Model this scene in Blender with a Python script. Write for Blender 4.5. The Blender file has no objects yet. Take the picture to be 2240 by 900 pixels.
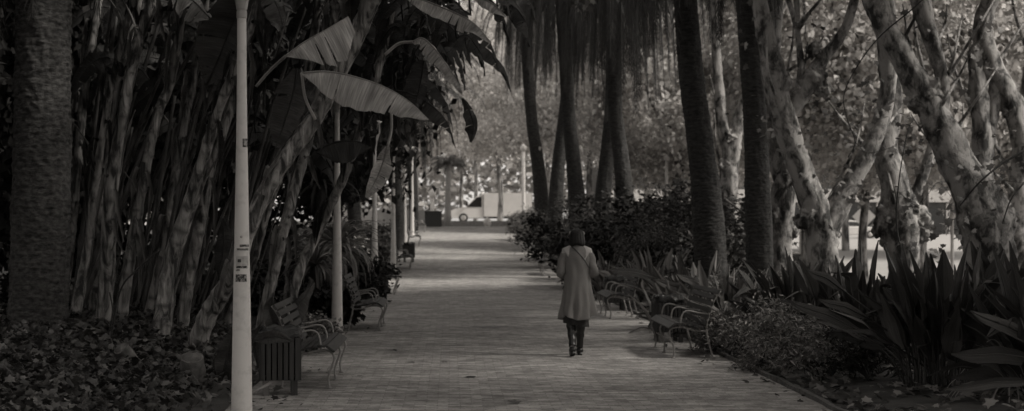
import bpy, math, random
import numpy as np
from mathutils import Vector, Matrix, noise as mnoise

# ------------------------------------------------------------------ camera, world, sun, exposure
S = bpy.context.scene
COL = S.collection
F, VX, HY, CH = 3400.0, 984.0, 490.0, 1.7          # focal length and vanishing point in photo pixels, eye height
cam = bpy.data.cameras.new("camera"); camo = bpy.data.objects.new("camera", cam); COL.objects.link(camo)
camo.location = (0, 0, CH); camo.rotation_euler = (math.pi/2, 0, 0)
cam.sensor_width = 36; cam.lens = F/2240*36
cam.shift_x = (1120-VX)/2240; cam.shift_y = (HY-450)/2240
cam.clip_end = 4000; cam.clip_start = 0.05
cam.dof.use_dof = True; cam.dof.focus_distance = 14.5; cam.dof.aperture_fstop = 2.6
S.camera = camo

SUN_EL, SUN_AZ = 46.0, 104.0       # azimuth clockwise from +Y (the view direction): the sun stands to the right
w = bpy.data.worlds.new("World"); S.world = w; w.use_nodes = True
nt = w.node_tree; nt.nodes.clear()
sky = nt.nodes.new('ShaderNodeTexSky'); sky.sky_type = 'NISHITA'; sky.sun_disc = False
sky.sun_elevation = math.radians(SUN_EL); sky.sun_rotation = math.radians(SUN_AZ)
bw = nt.nodes.new('ShaderNodeHueSaturation'); bw.inputs['Saturation'].default_value = 0.0
tn = nt.nodes.new('ShaderNodeMix'); tn.data_type = 'RGBA'; tn.blend_type = 'MULTIPLY'; tn.inputs[0].default_value = 1
tn.inputs[7].default_value = (1, .95, .89, 1)
bg = nt.nodes.new('ShaderNodeBackground'); bg.inputs['Strength'].default_value = 0.15
wo = nt.nodes.new('ShaderNodeOutputWorld')
nt.links.new(sky.outputs[0], bw.inputs['Color']); nt.links.new(bw.outputs[0], tn.inputs[6])
nt.links.new(tn.outputs[2], bg.inputs[0]); nt.links.new(bg.outputs[0], wo.inputs[0])
sl = bpy.data.lights.new("sun", 'SUN'); sl.energy = 3.0; sl.angle = math.radians(11); sl.color = (1, .95, .87)
so = bpy.data.objects.new("sun", sl); COL.objects.link(so)
so.rotation_euler = (math.radians(90-SUN_EL), 0, math.radians(180-SUN_AZ)); so.location = (20, 10, 30)
S.view_settings.view_transform = 'Standard'; S.view_settings.look = 'None'
S.view_settings.gamma = 1; S.view_settings.use_curve_mapping = False
S.view_settings.exposure = 0.42
S.render.engine = 'CYCLES'
S.cycles.use_denoising = True; S.cycles.use_adaptive_sampling = True; S.cycles.adaptive_threshold = .02
S.cycles.max_bounces = 4; S.cycles.diffuse_bounces = 3; S.cycles.transmission_bounces = 2; S.cycles.transparent_max_bounces = 6

rnd = random.Random(7); NR = np.random.default_rng(11)

# ------------------------------------------------------------------ materials
TINT = (1.0, .965, .935)
def g(v): return (v*TINT[0], v*TINT[1], v*TINT[2], 1)
MC = {}
def new_mat(name):
    m = bpy.data.materials.new(name); m.use_nodes = True; nt = m.node_tree
    return m, nt, nt.nodes['Principled BSDF'], nt.nodes['Material Output']
def ramp(nt, stops, g=g):
    r = nt.nodes.new('ShaderNodeValToRGB'); e = r.color_ramp.elements
    e[0].position, e[0].color = stops[0][0], g(stops[0][1])
    e[1].position, e[1].color = stops[-1][0], g(stops[-1][1])
    for p, c in stops[1:-1]:
        k = e.new(p); k.color = g(c)
    return r
def texco(nt, kind='Object', scale=(1,1,1)):
    t = nt.nodes.new('ShaderNodeTexCoord'); mp = nt.nodes.new('ShaderNodeMapping'); mp.inputs['Scale'].default_value = scale
    nt.links.new(t.outputs[kind], mp.inputs[0]); return mp.outputs[0]
def noise(nt, co, scale, detail=4, rough=.6, dist=0):
    n = nt.nodes.new('ShaderNodeTexNoise'); n.inputs['Scale'].default_value = scale; n.inputs['Detail'].default_value = detail
    n.inputs['Roughness'].default_value = rough; n.inputs['Distortion'].default_value = dist
    nt.links.new(co, n.inputs['Vector']); return n.outputs['Fac']
def bump(nt, b, h, strength=.5, dist=.02):
    n = nt.nodes.new('ShaderNodeBump'); n.inputs['Strength'].default_value = strength; n.inputs['Distance'].default_value = dist
    nt.links.new(h, n.inputs['Height']); nt.links.new(n.outputs[0], b.inputs['Normal'])
def mat(name, lo, hi, scale=5, rough=.8, bs=.3, bd=.01, co='Object', cs=(1,1,1), detail=5, p0=.3, p1=.7, metal=0, dist=0, spec=.5):
    if name in MC: return MC[name]
    m, nt, b, o = new_mat(name); c = texco(nt, co, cs); n = noise(nt, c, scale, detail, .62, dist)
    r = ramp(nt, [(p0, lo), (p1, hi)]); nt.links.new(n, r.inputs[0]); nt.links.new(r.outputs[0], b.inputs['Base Color'])
    b.inputs['Roughness'].default_value = rough; b.inputs['Metallic'].default_value = metal
    b.inputs['Specular IOR Level'].default_value = spec
    if bs: bump(nt, b, n, bs, bd)
    MC[name] = m; return m
def leaf_mat(name, lo, hi, trans=.3, rough=.55, spec=.3, veins=None):
    if name in MC: return MC[name]
    m, nt, b, o = new_mat(name)
    gn = nt.nodes.new('ShaderNodeNewGeometry'); r = ramp(nt, [(0, lo), (.75, (lo+hi)/2), (1, hi)])
    nt.links.new(gn.outputs['Random Per Island'], r.inputs[0])
    col = r.outputs[0]
    if veins:
        c = texco(nt, 'UV', veins); n = noise(nt, c, 1, 3, .6)
        mx = nt.nodes.new('ShaderNodeMix'); mx.data_type = 'RGBA'; mx.blend_type = 'MULTIPLY'; mx.inputs[0].default_value = 1
        rr = ramp(nt, [(.3, .55), (.7, 1.25)], lambda v: (v, v, v, 1)); nt.links.new(n, rr.inputs[0])
        nt.links.new(col, mx.inputs[6]); nt.links.new(rr.outputs[0], mx.inputs[7]); col = mx.outputs[2]
        bump(nt, b, n, .6, .02)
        if veins[0] > 20:  # bands of shadow and gloss across banana blades, painted into the colour
            n2 = noise(nt, texco(nt, 'UV', (7, .5, 1)), 1, 2, .5); r2 = ramp(nt, [(.32, .45), (.62, 1.2)], lambda v: (v, v, v, 1)); nt.links.new(n2, r2.inputs[0])
            m2 = nt.nodes.new('ShaderNodeMix'); m2.data_type = 'RGBA'; m2.blend_type = 'MULTIPLY'; m2.inputs[0].default_value = .8
            nt.links.new(col, m2.inputs[6]); nt.links.new(r2.outputs[0], m2.inputs[7]); col = m2.outputs[2]
    nt.links.new(col, b.inputs['Base Color']); b.inputs['Roughness'].default_value = rough; b.inputs['Specular IOR Level'].default_value = spec
    tr = nt.nodes.new('ShaderNodeBsdfTranslucent'); nt.links.new(col, tr.inputs[0])
    ms = nt.nodes.new('ShaderNodeMixShader'); ms.inputs[0].default_value = trans
    nt.links.new(b.outputs[0], ms.inputs[1]); nt.links.new(tr.outputs[0], ms.inputs[2]); nt.links.new(ms.outputs[0], o.inputs[0])
    MC[name] = m; return m

M_white = mat('white_lamp_paint', .46, .64, 9, .55, .15, .004, detail=8, p0=.25, p1=.5)
M_head = mat('lamp_head', .30, .45, 6, .5, .05)
M_sticker_d = mat('sticker_dark', .02, .28, 60, .7, 0, p0=.48, p1=.56)
M_sticker_l = mat('sticker_pale', .30, .52, 40, .7, 0)
M_wood = mat('bench_wood', .014, .05, 3, .6, .5, .004, cs=(14, .8, 14))
M_iron = mat('iron_paint', .17, .27, 30, .45, .2, .002)
M_bin = mat('bin_wood', .014, .045, 3, .65, .5, .004, cs=(20, 20, 1))
M_binleg = mat('bin_leg_wood', .08, .16, 5, .7, .3, .003)
M_bag = mat('black_bag', .006, .012, 30, .2, .6, .02)
M_palm = mat('palm_bark', .010, .085, 11, .9, .9, .03, cs=(1,1,2.2), detail=8, p0=.35, p1=.72)
M_palm2 = mat('palm_bark_dark', .012, .06, 7, .9, .9, .03, cs=(1,1,3), detail=7, p0=.35, p1=.75)
M_ban = mat('banana_stem', .012, .38, 2.6, .7, .9, .03, cs=(4,4,.8), detail=10, p0=.40, p1=.68, dist=.9)
def ring_dark(m):
    nt = m.node_tree; b = nt.nodes['Principled BSDF']; l = b.inputs['Base Color'].links[0]; src = l.from_socket
    t = nt.nodes.new('ShaderNodeTexCoord'); sp = nt.nodes.new('ShaderNodeSeparateXYZ'); nt.links.new(t.outputs['UV'], sp.inputs[0])
    mx = nt.nodes.new('ShaderNodeMix'); mx.data_type = 'RGBA'; mx.inputs[7].default_value = g(.018)
    ml = nt.nodes.new('ShaderNodeMath'); ml.operation = 'MULTIPLY'; ml.inputs[1].default_value = .85; ml.use_clamp = True
    nt.links.new(sp.outputs[0], ml.inputs[0]); nt.links.new(ml.outputs[0], mx.inputs[0]); nt.links.new(src, mx.inputs[6]); nt.links.new(mx.outputs[2], b.inputs['Base Color'])
ring_dark(M_ban)
M_ragg = mat('dry_sheath', .02, .20, 3, .75, .7, .02, cs=(3,3,.6), detail=7, dist=.5)
M_stalk = mat('stalk_dark', .010, .10, 3, .75, .5, .02, cs=(3,3,.8), detail=6)
M_stump = mat('banana_cut', .04, .20, 9, .8, .5, .01)
M_hole = mat('hollow_dark', .006, .012, 9, .9, .2)  # near-black inside of the hollow stumps
M_soil = mat('soil', .02, .07, 4, .95, .8, .03, detail=9)
M_boot = mat('boot_leather', .008, .02, 30, .35, .1, .002)
M_hair = mat('hair', .004, .028, 6, .55, .6, .004, cs=(14,14,1), spec=.2)
M_skin = mat('skin', .30, .34, 8, .6, .05)
M_skirt = mat('skirt', .018, .03, 30, .9, .2)
M_leafban = leaf_mat('banana_leaf', .34, .66, .3, .42, .5, (55, 1.2, 1))  # front leaves: sunlight is put into this paler copy of the leaf colour
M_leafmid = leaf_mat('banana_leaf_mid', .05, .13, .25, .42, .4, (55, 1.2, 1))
M_leafdark = leaf_mat('banana_leaf_dark', .02, .06, .15, .5, .25, (45, 1.2, 1))  # leaves deep in the clump: shade is put into this darker copy
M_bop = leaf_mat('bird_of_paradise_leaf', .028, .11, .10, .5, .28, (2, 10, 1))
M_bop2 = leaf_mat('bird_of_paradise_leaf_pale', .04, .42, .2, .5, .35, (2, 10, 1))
M_plane = leaf_mat('plane_leaf', .38, .85, .55, .6, .3)
M_spray = leaf_mat('spray_leaf', .05, .30, .3, .6, .3)
M_ever = leaf_mat('evergreen_leaf', .008, .03, .12, .7, .1)
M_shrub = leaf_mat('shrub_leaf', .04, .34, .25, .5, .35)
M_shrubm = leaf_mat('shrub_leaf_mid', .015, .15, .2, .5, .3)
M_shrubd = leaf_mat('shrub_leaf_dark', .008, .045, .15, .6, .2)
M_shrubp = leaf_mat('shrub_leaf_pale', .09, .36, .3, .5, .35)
M_frond = leaf_mat('palm_frond', .022, .075, .2, .5, .35)
M_frondp = leaf_mat('palm_frond_pale', .10, .30, .3, .5, .35)
M_ivy = leaf_mat('ivy_leaf', .015, .14, .15, .45, .4)
M_litter = leaf_mat('litter_leaf', .04, .26, .1, .8, .2)
M_bark_br = mat('twig_bark', .015, .04, 20, .9, .3)
M_stain = mat('damp_brick', .05, .14, 8, .6, .4, .01)
M_asph = mat('asphalt', .26, .34, 1.5, .9, .2, .005, detail=9)
M_kerb = mat('kerb_stone', .22, .42, 12, .85, .3)
M_edge = mat('edging_brick', .05, .12, 14, .85, .5, .01)
M_car = mat('car_white_paint', .52, .60, 2, .25, 0)
M_card = mat('car_dark_paint', .03, .04, 2, .25, 0)
M_glass = mat('dark_glass', .012, .02, 3, .08, 0)
M_rub = mat('rubber', .012, .02, 20, .8, 0)
M_rim = mat('wheel_rim', .35, .45, 20, .35, 0, metal=.6)
M_wall = mat('white_render', .38, .52, 2, .8, .1)
M_dark = mat('shop_dark', .015, .05, 1.2, .5, 0)
M_letter = mat('letter_dark', .02, .03, 5, .6, 0)
M_sign = mat('sign_board', .34, .42, 3, .6, 0)
M_ballast = mat('paving_pale', .32, .42, 3, .9, .2)

def coat_mat():
    m, nt, b, o = new_mat('coat_wool'); c = texco(nt); n = noise(nt, c, 260, 2); n2 = noise(nt, c, 5, 4)
    r = ramp(nt, [(.3, .12), (.7, .20)]); nt.links.new(n, r.inputs[0]); nt.links.new(r.outputs[0], b.inputs['Base Color'])
    b.inputs['Roughness'].default_value = .95; b.inputs['Specular IOR Level'].default_value = .15
    bump(nt, b, n2, .25, .02); return m
M_coat = coat_mat()
def plane_bark():
    m, nt, b, o = new_mat('plane_bark'); c = texco(nt, 'Object', (1, 1, .55))
    n1 = noise(nt, c, 5.0, 9, .60, .35); n2 = noise(nt, c, 30, 7, .75); n0 = noise(nt, c, 1.1, 3, .5)
    r = ramp(nt, [(.38, .025), (.43, .07), (.445, .13), (.50, .16), (.515, .25), (.60, .33)])
    mx = nt.nodes.new('ShaderNodeMath'); mx.operation = 'MULTIPLY_ADD'; mx.inputs[1].default_value = .24
    sb = nt.nodes.new('ShaderNodeMath'); sb.operation = 'MULTIPLY_ADD'; sb.inputs[1].default_value = .35; nt.links.new(n0, sb.inputs[0]); nt.links.new(n1, sb.inputs[2])
    s2 = nt.nodes.new('ShaderNodeMath'); s2.operation = 'SUBTRACT'; s2.inputs[1].default_value = .295; nt.links.new(sb.outputs[0], s2.inputs[0])
    nt.links.new(n2, mx.inputs[0]); nt.links.new(s2.outputs[0], mx.inputs[2])
    nt.links.new(mx.outputs[0], r.inputs[0]); nt.links.new(r.outputs[0], b.inputs['Base Color'])
    b.inputs['Roughness'].default_value = .85; bump(nt, b, mx.outputs[0], .9, .05); return m
M_bark = plane_bark()
def brick_mat():
    m, nt, b, o = new_mat('path_bricks'); c = texco(nt)
    dn = nt.nodes.new('ShaderNodeTexNoise'); dn.inputs['Scale'].default_value = 2.0; nt.links.new(c, dn.inputs['Vector'])
    ad = nt.nodes.new('ShaderNodeMix'); ad.data_type = 'VECTOR'; ad.inputs[0].default_value = .02
    nt.links.new(c, ad.inputs[4]); nt.links.new(dn.outputs['Color'], ad.inputs[5])
    br = nt.nodes.new('ShaderNodeTexBrick'); br.inputs['Scale'].default_value = 1
    br.inputs['Brick Width'].default_value = .21; br.inputs['Row Height'].default_value = .10; br.inputs['Mortar Size'].default_value = .006
    br.inputs['Mortar Smooth'].default_value = .6; br.inputs['Bias'].default_value = -.1
    br.inputs['Color1'].default_value = g(.27); br.inputs['Color2'].default_value = g(.44); br.inputs['Mortar'].default_value = g(.24)
    nt.links.new(ad.outputs[1], br.inputs['Vector'])
    def mul(col, co, sc, det, lo, hi, p0=.3, p1=.7):
        n = noise(nt, co, sc, det, .68); r = ramp(nt, [(p0, lo), (p1, hi)], lambda v: (v, v, v, 1)); nt.links.new(n, r.inputs[0])
        mx = nt.nodes.new('ShaderNodeMix'); mx.data_type = 'RGBA'; mx.blend_type = 'MULTIPLY'; mx.inputs[0].default_value = 1
        nt.links.new(col, mx.inputs[6]); nt.links.new(r.outputs[0], mx.inputs[7]); return mx.outputs[2], n
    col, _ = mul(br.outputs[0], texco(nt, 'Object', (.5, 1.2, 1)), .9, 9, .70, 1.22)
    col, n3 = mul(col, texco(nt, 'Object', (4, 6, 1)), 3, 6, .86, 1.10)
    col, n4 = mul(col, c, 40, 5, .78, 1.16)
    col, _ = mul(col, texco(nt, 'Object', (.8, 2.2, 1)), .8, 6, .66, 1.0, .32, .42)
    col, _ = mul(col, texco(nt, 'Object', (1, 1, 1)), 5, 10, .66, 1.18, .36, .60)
    nt.links.new(col, b.inputs['Base Color']); b.inputs['Roughness'].default_value = .88; b.inputs['Specular IOR Level'].default_value = .2
    hs = nt.nodes.new('ShaderNodeMath'); hs.operation = 'MULTIPLY_ADD'; hs.inputs[1].default_value = -.4; nt.links.new(br.outputs['Fac'], hs.inputs[0]); nt.links.new(n4, hs.inputs[2])
    bump(nt, b, hs.outputs[0], .7, .010); return m
M_brick = brick_mat()

# ------------------------------------------------------------------ helpers
def P(px, py, D): return Vector(((px-VX)*D/F, D, CH-(py-HY)*D/F))
def sm(t):
    t = min(1, max(0, t)); return t*t*(3-2*t)
GY = [-50, 38, 48, 60, 72, 80, 130, 200, 3000]; GZ = [0, 0, .22, .64, 1.17, 1.55, 1.85, 1.9, 2.0]
def zf(x, y):
    z = float(np.interp(y, GY, GZ))
    z -= 1.3*sm((x-7)/6)*sm((y-18)/20)
    if x < -2.1: z += .28*sm((-2.1-x)/3)*sm((y-5)/4)*(1-sm((y-45)/25))
    if x > 3.6: z += .08*sm((x-3.6)/1.0)*(1-sm((x-7)/2))
    return z
def link(name, me, parent=None, m=None, smooth=True):
    if m is not None:
        for k in (m if isinstance(m, (list, tuple)) else [m]): me.materials.append(k)
    if smooth and len(me.polygons): me.polygons.foreach_set('use_smooth', [True]*len(me.polygons))
    o = bpy.data.objects.new(name, me); COL.objects.link(o)
    if parent: o.parent = parent
    return o
def tag(o, label=None, cat=None, group=None, kind=None):
    if label: o['label'] = label
    if cat: o['category'] = cat
    if group: o['group'] = group
    if kind: o['kind'] = kind
    return o
def empty(name, loc, rz=0, label=None, cat=None, group=None):
    o = bpy.data.objects.new(name, None); COL.objects.link(o); o.location = loc; o.rotation_euler.z = rz
    o.empty_display_size = .2
    return tag(o, label, cat, group)
def copy_tree(o, parent=None):
    c = o.copy(); COL.objects.link(c)
    if parent: c.parent = parent
    for ch in list(o.children): copy_tree(ch, c)
    return c
class MB:
    def __init__(s): s.v, s.f, s.uv, s.mi = [], [], [], []
    def add(s, vs, fs, uvs=None, mi=0):
        n = len(s.v); s.v += [tuple(p) for p in vs]; s.f += [tuple(i+n for i in f) for f in fs]; s.mi += [mi]*len(fs)
        s.uv += uvs if uvs else [(0, 0)]*len(vs)
    def box(s, c, d, rot=None, bev=0, mi=0):
        c = Vector(c); hx, hy, hz = d[0]/2, d[1]/2, d[2]/2
        if bev <= 0:
            vs = [(sx*hx, sy*hy, sz*hz) for sx in (-1, 1) for sy in (-1, 1) for sz in (-1, 1)]
            fs = [(0,1,3,2), (4,6,7,5), (0,4,5,1), (2,3,7,6), (0,2,6,4), (1,5,7,3)]
        else:
            bm = bevel_cube(d, bev); vs, fs = bm
        vs = [Vector(v) for v in vs]
        if rot is not None: vs = [rot @ v for v in vs]
        s.add([v+c for v in vs], fs, mi=mi)
    def tube(s, pts, rad, n=8, cap=True, disp=None, uvs=1.0, mi=0):
        pts = [Vector(p) for p in pts]; m = len(pts)
        if not isinstance(rad, (list, tuple)): rad = [rad]*m
        ref = None; rings = []; L = 0; uv = []
        for i in range(m):
            t = (pts[min(i+1, m-1)]-pts[max(i-1, 0)])
            t = t.normalized() if t.length > 1e-9 else Vector((0, 0, 1))
            if ref is None:
                ref = Vector((0, -1, 0)) if abs(t.y) < .9 else Vector((1, 0, 0))
            a = (ref - t*ref.dot(t)); a = a.normalized() if a.length > 1e-6 else t.orthogonal().normalized()
            ref = a; b = t.cross(a)
            if i: L += (pts[i]-pts[i-1]).length
            for k in range(n):
                th = 2*math.pi*k/n; r = rad[i]
                if disp: r += disp(th, L, r)
                rings.append(pts[i]+(a*math.cos(th)+b*math.sin(th))*r); uv.append((k/n*uvs, L))
        fs = []
        for i in range(m-1):
            for k in range(n):
                k2 = (k+1) % n; fs.append((i*n+k, i*n+k2, (i+1)*n+k2, (i+1)*n+k))
        if cap: fs.append(tuple(range(n-1, -1, -1))); fs.append(tuple((m-1)*n+k for k in range(n)))
        s.add(rings, fs, uv, mi)
    def build(s, name, m, parent=None, smooth=True, auto=None):
        me = bpy.data.meshes.new(name); me.from_pydata(s.v, [], s.f)
        if len(s.uv) == len(s.v) and any(u != (0, 0) for u in s.uv[:50]):
            ul = me.uv_layers.new(name='UVMap'); idx = np.empty(len(me.loops), dtype=np.int32); me.loops.foreach_get('vertex_index', idx)
            ul.data.foreach_set('uv', np.array(s.uv, dtype=np.float32)[idx].ravel())
        if any(s.mi): me.polygons.foreach_set('material_index', s.mi)
        me.update(); o = link(name, me, parent, m, smooth)
        if auto is not None and smooth: me.set_sharp_from_angle(angle=math.radians(auto))
        return o
_bc = {}
def bevel_cube(d, b):
    key = (round(d[0], 4), round(d[1], 4), round(d[2], 4), b)
    if key in _bc: return _bc[key]
    import bmesh
    bm = bmesh.new(); bmesh.ops.create_cube(bm, size=1)
    for v in bm.verts: v.co = Vector((v.co.x*d[0], v.co.y*d[1], v.co.z*d[2]))
    bmesh.ops.bevel(bm, geom=list(bm.edges), offset=b, segments=2, affect='EDGES')
    bm.verts.index_update()
    r = ([tuple(v.co) for v in bm.verts], [tuple(v.index for v in f.verts) for f in bm.faces]); bm.free(); _bc[key] = r; return r
def smooth_path(pts, n=6):
    pts = [Vector(p) for p in pts]
    if len(pts) < 3:
        return [pts[0].lerp(pts[-1], i/n) for i in range(n+1)]
    out = []
    q = [pts[0]*2-pts[1]]+pts+[pts[-1]*2-pts[-2]]
    for i in range(1, len(q)-2):
        for k in range(n):
            t = k/n; a, b, c, d = q[i-1], q[i], q[i+1], q[i+2]
            out.append(.5*((2*b)+(c-a)*t+(2*a-5*b+4*c-d)*t*t+(3*b-a-3*c+d)*t**3))
    out.append(pts[-1]); return out
def interp_list(vals, m):
    return [float(x) for x in np.interp(np.linspace(0, len(vals)-1, m), range(len(vals)), vals)]
def shift(pts, o): return [Vector(p)-Vector(o) for p in pts]

# leaf templates (x along the leaf, y across, z up)
T_Q = (np.array([(0,0,0), (.45,-.34,.06), (1,0,-.05), (.45,.34,.06)]), [(0,1,2), (0,2,3)])
T_NARROW = (np.array([(0,0,0), (.4,-.13,.03), (1,0,-.15), (.4,.13,.03)]), [(0,1,2), (0,2,3)])
_st = [(0,0), (.12,-.28), (.05,-.62), (.38,-.42), (.62,-.55), (.66,-.22), (1.05,0), (.66,.22), (.62,.55), (.38,.42), (.05,.62), (.12,.28)]
T_STAR = (np.array([(.38,0,.05)]+[(x,y,-.12*abs(y)-(.1 if x>1 else 0)) for x,y in _st]), [(0,i,i+1) for i in range(1,12)]+[(0,12,1)])
def cloud_mesh(name, centers, sizes, tmpl=T_Q, up=.5, seed=1, dirs=None, outward=None):
    r = np.random.default_rng(seed); N = len(centers); tv, tf = tmpl
    nrm = r.normal(size=(N, 3)); nrm[:, 2] = np.abs(nrm[:, 2])+up*2
    if outward is not None: nrm = r.normal(size=(N, 3))*.55+outward+np.array([0, 0, up])
    nrm /= np.linalg.norm(nrm, axis=1)[:, None]
    d = r.normal(size=(N, 3)) if dirs is None else dirs
    d = d-nrm*(d*nrm).sum(1)[:, None]; d /= np.linalg.norm(d, axis=1)[:, None]+1e-9
    s = np.cross(nrm, d)
    sz = np.asarray(sizes).reshape(-1, 1, 1)*np.ones((N, 1, 1))
    V = centers[:, None, :]+sz*(tv[None, :, 0:1]*d[:, None]+tv[None, :, 1:2]*s[:, None]+tv[None, :, 2:3]*nrm[:, None])
    k = len(tv); tfa = np.array(tf); fa = (tfa[None]+(np.arange(N)*k)[:, None, None]).reshape(-1, 3)
    me = bpy.data.meshes.new(name); nf = len(fa)
    me.vertices.add(N*k); me.vertices.foreach_set('co', V.astype(np.float32).ravel())
    me.loops.add(nf*3); me.loops.foreach_set('vertex_index', fa.astype(np.int32).ravel())
    me.polygons.add(nf); me.polygons.foreach_set('loop_start', np.arange(0, nf*3, 3, dtype=np.int32))
    me.update(calc_edges=True); return me
def clump_points(rad, n, nclump, spread, seed, shell=.5, zmin=None):
    r = np.random.default_rng(seed); c = r.normal(size=(nclump, 3)); c /= np.linalg.norm(c, axis=1)[:, None]
    c *= (shell+(1-shell)*r.random((nclump, 1))); c *= np.array(rad)
    if zmin is not None: c[:, 2] = np.maximum(c[:, 2], zmin)
    sp = spread*(.5+r.random(nclump)); k = r.integers(0, nclump, n)
    p = c[k]+r.normal(size=(n, 3))*sp[k][:, None]*np.array([1, 1, .6])
    return p, c

# ------------------------------------------------------------------ the ground, path, road
def sheet(name, xs, ys, zfun, m, kind='structure'):
    vs = [(x, y, zfun(x, y)) for y in ys for x in xs]; nx = len(xs)
    fs = [(j*nx+i, j*nx+i+1, (j+1)*nx+i+1, (j+1)*nx+i) for j in range(len(ys)-1) for i in range(nx-1)]
    mb = MB(); mb.add(vs, fs); o = mb.build(name, m); o['kind'] = kind; return o
YS = [-60, -20, 0, 5] + list(np.arange(7, 60, 1.0)) + list(np.arange(60, 90, 2.0)) + [90, 100, 115, 130, 160, 200, 300, 600, 1500, 3000]
XS = [-1500, -300, -80, -40, -25, -18, -12, -9] + list(np.arange(-8, -2.1, .4)) + [-2.06, -2.05, -1.5, 3.5, 3.51] + list(np.arange(3.8, 14.2, .5)) + [18, 25, 40, 80, 300, 1500]
def gz(x, y):
    if -2.055 < x < 3.505 and y < 82: return zf(x, y)-.05
    b = mnoise.noise(Vector((x*.9, y*.9, 0)))*.04 if (-9 < x < 9 and y < 60) else 0
    return zf(x, y)-.02+b*min(1, max(0, (abs(x-.9)-3.1)))
sheet('ground', XS, YS, gz, M_soil)
PY = [y for y in YS if 5 <= y < 82]+[82]
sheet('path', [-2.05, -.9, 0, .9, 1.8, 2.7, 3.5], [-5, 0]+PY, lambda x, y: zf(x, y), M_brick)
# pale paving strip carrying the benches' back legs and lamps
sheet('road', [-200, -60, -20, -5, 0, 5, 7, 9, 11, 13, 20, 60, 200], [86, 90, 100, 115, 130, 160, 190], lambda x, y: zf(x, y)+.012, M_asph)
sheet('car_park', list(np.arange(8.5, 14.1, .5))+[18, 25, 40, 80], [34, 38, 43, 48, 54, 60, 66, 72, 80, 85.9], lambda x, y: zf(x, y)+.02, M_asph)
def kerb_line(name, pts, wd, h, m, label, cat):
    mb = MB()
    for a, b in zip(pts[:-1], pts[1:]):
        a, b = Vector(a), Vector(b); d = (b-a); L = d.length; d.normalize(); s = Vector((d.y, -d.x, 0)).normalized()*wd/2
        e = d*.006
        q = [a+e-s, a+e+s, b-e+s, b-e-s]; up = Vector((0, 0, h)); dn = Vector((0, 0, -.08))
        mb.add([p+dn for p in q]+[p+up for p in q], [(0,1,2,3), (4,7,6,5), (0,4,5,1), (1,5,6,2), (2,6,7,3), (3,7,4,0)])
    o = mb.build(name, m, smooth=False); o['kind'] = 'structure'; return o
kerb_line('kerb', [(x, 84.5, zf(x, 84.5)) for x in np.arange(-12, 8, 1.0)], .35, .28, M_kerb, '', '')
kp = []
for y in np.arange(8, 60, .23): kp.append((3.53+.05*mnoise.noise(Vector((y*1.3, 0, 0))), y, zf(3.5, y)+.018*mnoise.noise(Vector((y*2.1, 4, 0)))))
kerb_line('path_edging', kp, .055, .04, M_edge, '', '')

# ------------------------------------------------------------------ lamp posts
def make_lamp():
    r = empty('lamp_post', (0, 0, 0))
    mb = MB(); hs = [-.1, .0, .06, .5, 1.0, 1.6, 2.4, 3.0, 3.5]; rs = [.092, .092, .089, .083, .074, .062, .047, .040, .038]
    mb.tube([(0, 0, h) for h in hs], rs, 28); mb.build('pole', M_white, r, auto=50)
    mb = MB(); mb.tube([(0, 0, 3.42), (0, 0, 3.47), (0, 0, 3.49)], [.044, .044, .038], 24); mb.build('collar', M_head, r, auto=40)
    mb = MB(); mb.tube([(0, 0, 3.49), (0, 0, 3.56), (0, 0, 3.62), (0, 0, 3.86), (0, 0, 4.02)], [.045, .056, .07, .14, .21], 24); mb.build('lamp_shade', M_head, r, auto=40)
    mb = MB(); mb.tube([(0, 0, 4.022), (0, 0, 4.05), (0, 0, 4.09)], [.222, .222, .10], 24); mb.build('cap', M_white, r, auto=30)
    return r
lamp0 = make_lamp()
lamps = [(13.0, 'near white lamp post with stickers in front of the leaning banana stems'),
         (24.0, 'white lamp post between the nearest slatted bench and the drooping fan plant'),
         (36.0, 'white lamp post rising behind the bench that stands past the fan plant'),
         (48.0, 'white lamp post beside the third slatted bench along the hedge'),
         (60.0, 'white lamp post whose flared head shows below the hanging banana leaves'),
         (72.0, 'thin distant white lamp post next to the dark round litter bin'),
         (84.0, 'faintest white lamp post, closest to the street and the low white wall')]
LX = -1.74
for i, (d, lb) in enumerate(lamps):
    o = lamp0 if i == 0 else copy_tree(lamp0)
    o.location = (LX, d, zf(LX, d)); o.rotation_euler.z = i*1.3; tag(o, lb, 'lamp post', 'white lamp posts along the path')
lamp0.rotation_euler.z = 0
# stickers and bolt on the near post (each slightly proud of the curved pole)
def rad_at(z): return float(np.interp(z, [0, .5, 1.0, 1.6, 2.4, 3.0, 3.5], [.092, .083, .074, .062, .047, .040, .038]))
def sticker(name, z0, z1, a0, a1, m):
    mb = MB(); n = 8; vs = []; k = 0
    for z in (z0, z1):
        for j in range(n+1):
            a = math.radians(a0+(a1-a0)*j/n); r = rad_at(z)+.0025; vs.append((math.sin(a)*r, -math.cos(a)*r, z))
    mb.add(vs, [(j, j+1, n+2+j, n+1+j) for j in range(n)]); mb.build(name, m, lamp0)
zz = lambda py: CH-(py-HY)*13/F
sticker('sticker', zz(540), zz(535), -8, 70, M_sticker_d); sticker('sticker', zz(548), zz(543.5), -30, 62, M_sticker_d)
sticker('sticker', zz(581), zz(560), -35, 60, M_sticker_l)
sticker('sticker_mark', zz(574), zz(567), -22, 2, M_letter)
sticker('sticker', zz(587), zz(581.5), -35, 50, M_sticker_d); sticker('sticker', zz(593), zz(589), -35, -5, M_sticker_d)
sticker('sticker', zz(616.5), zz(600), -38, 42, M_sticker_d)
sticker('sticker', zz(323), zz(304), 15, 80, M_sticker_d)
sticker('sticker', zz(319), zz(309), 28, 62, M_sticker_l)
mb = MB(); a = math.radians(5); zb = zz(518); r0 = rad_at(zb)
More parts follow.
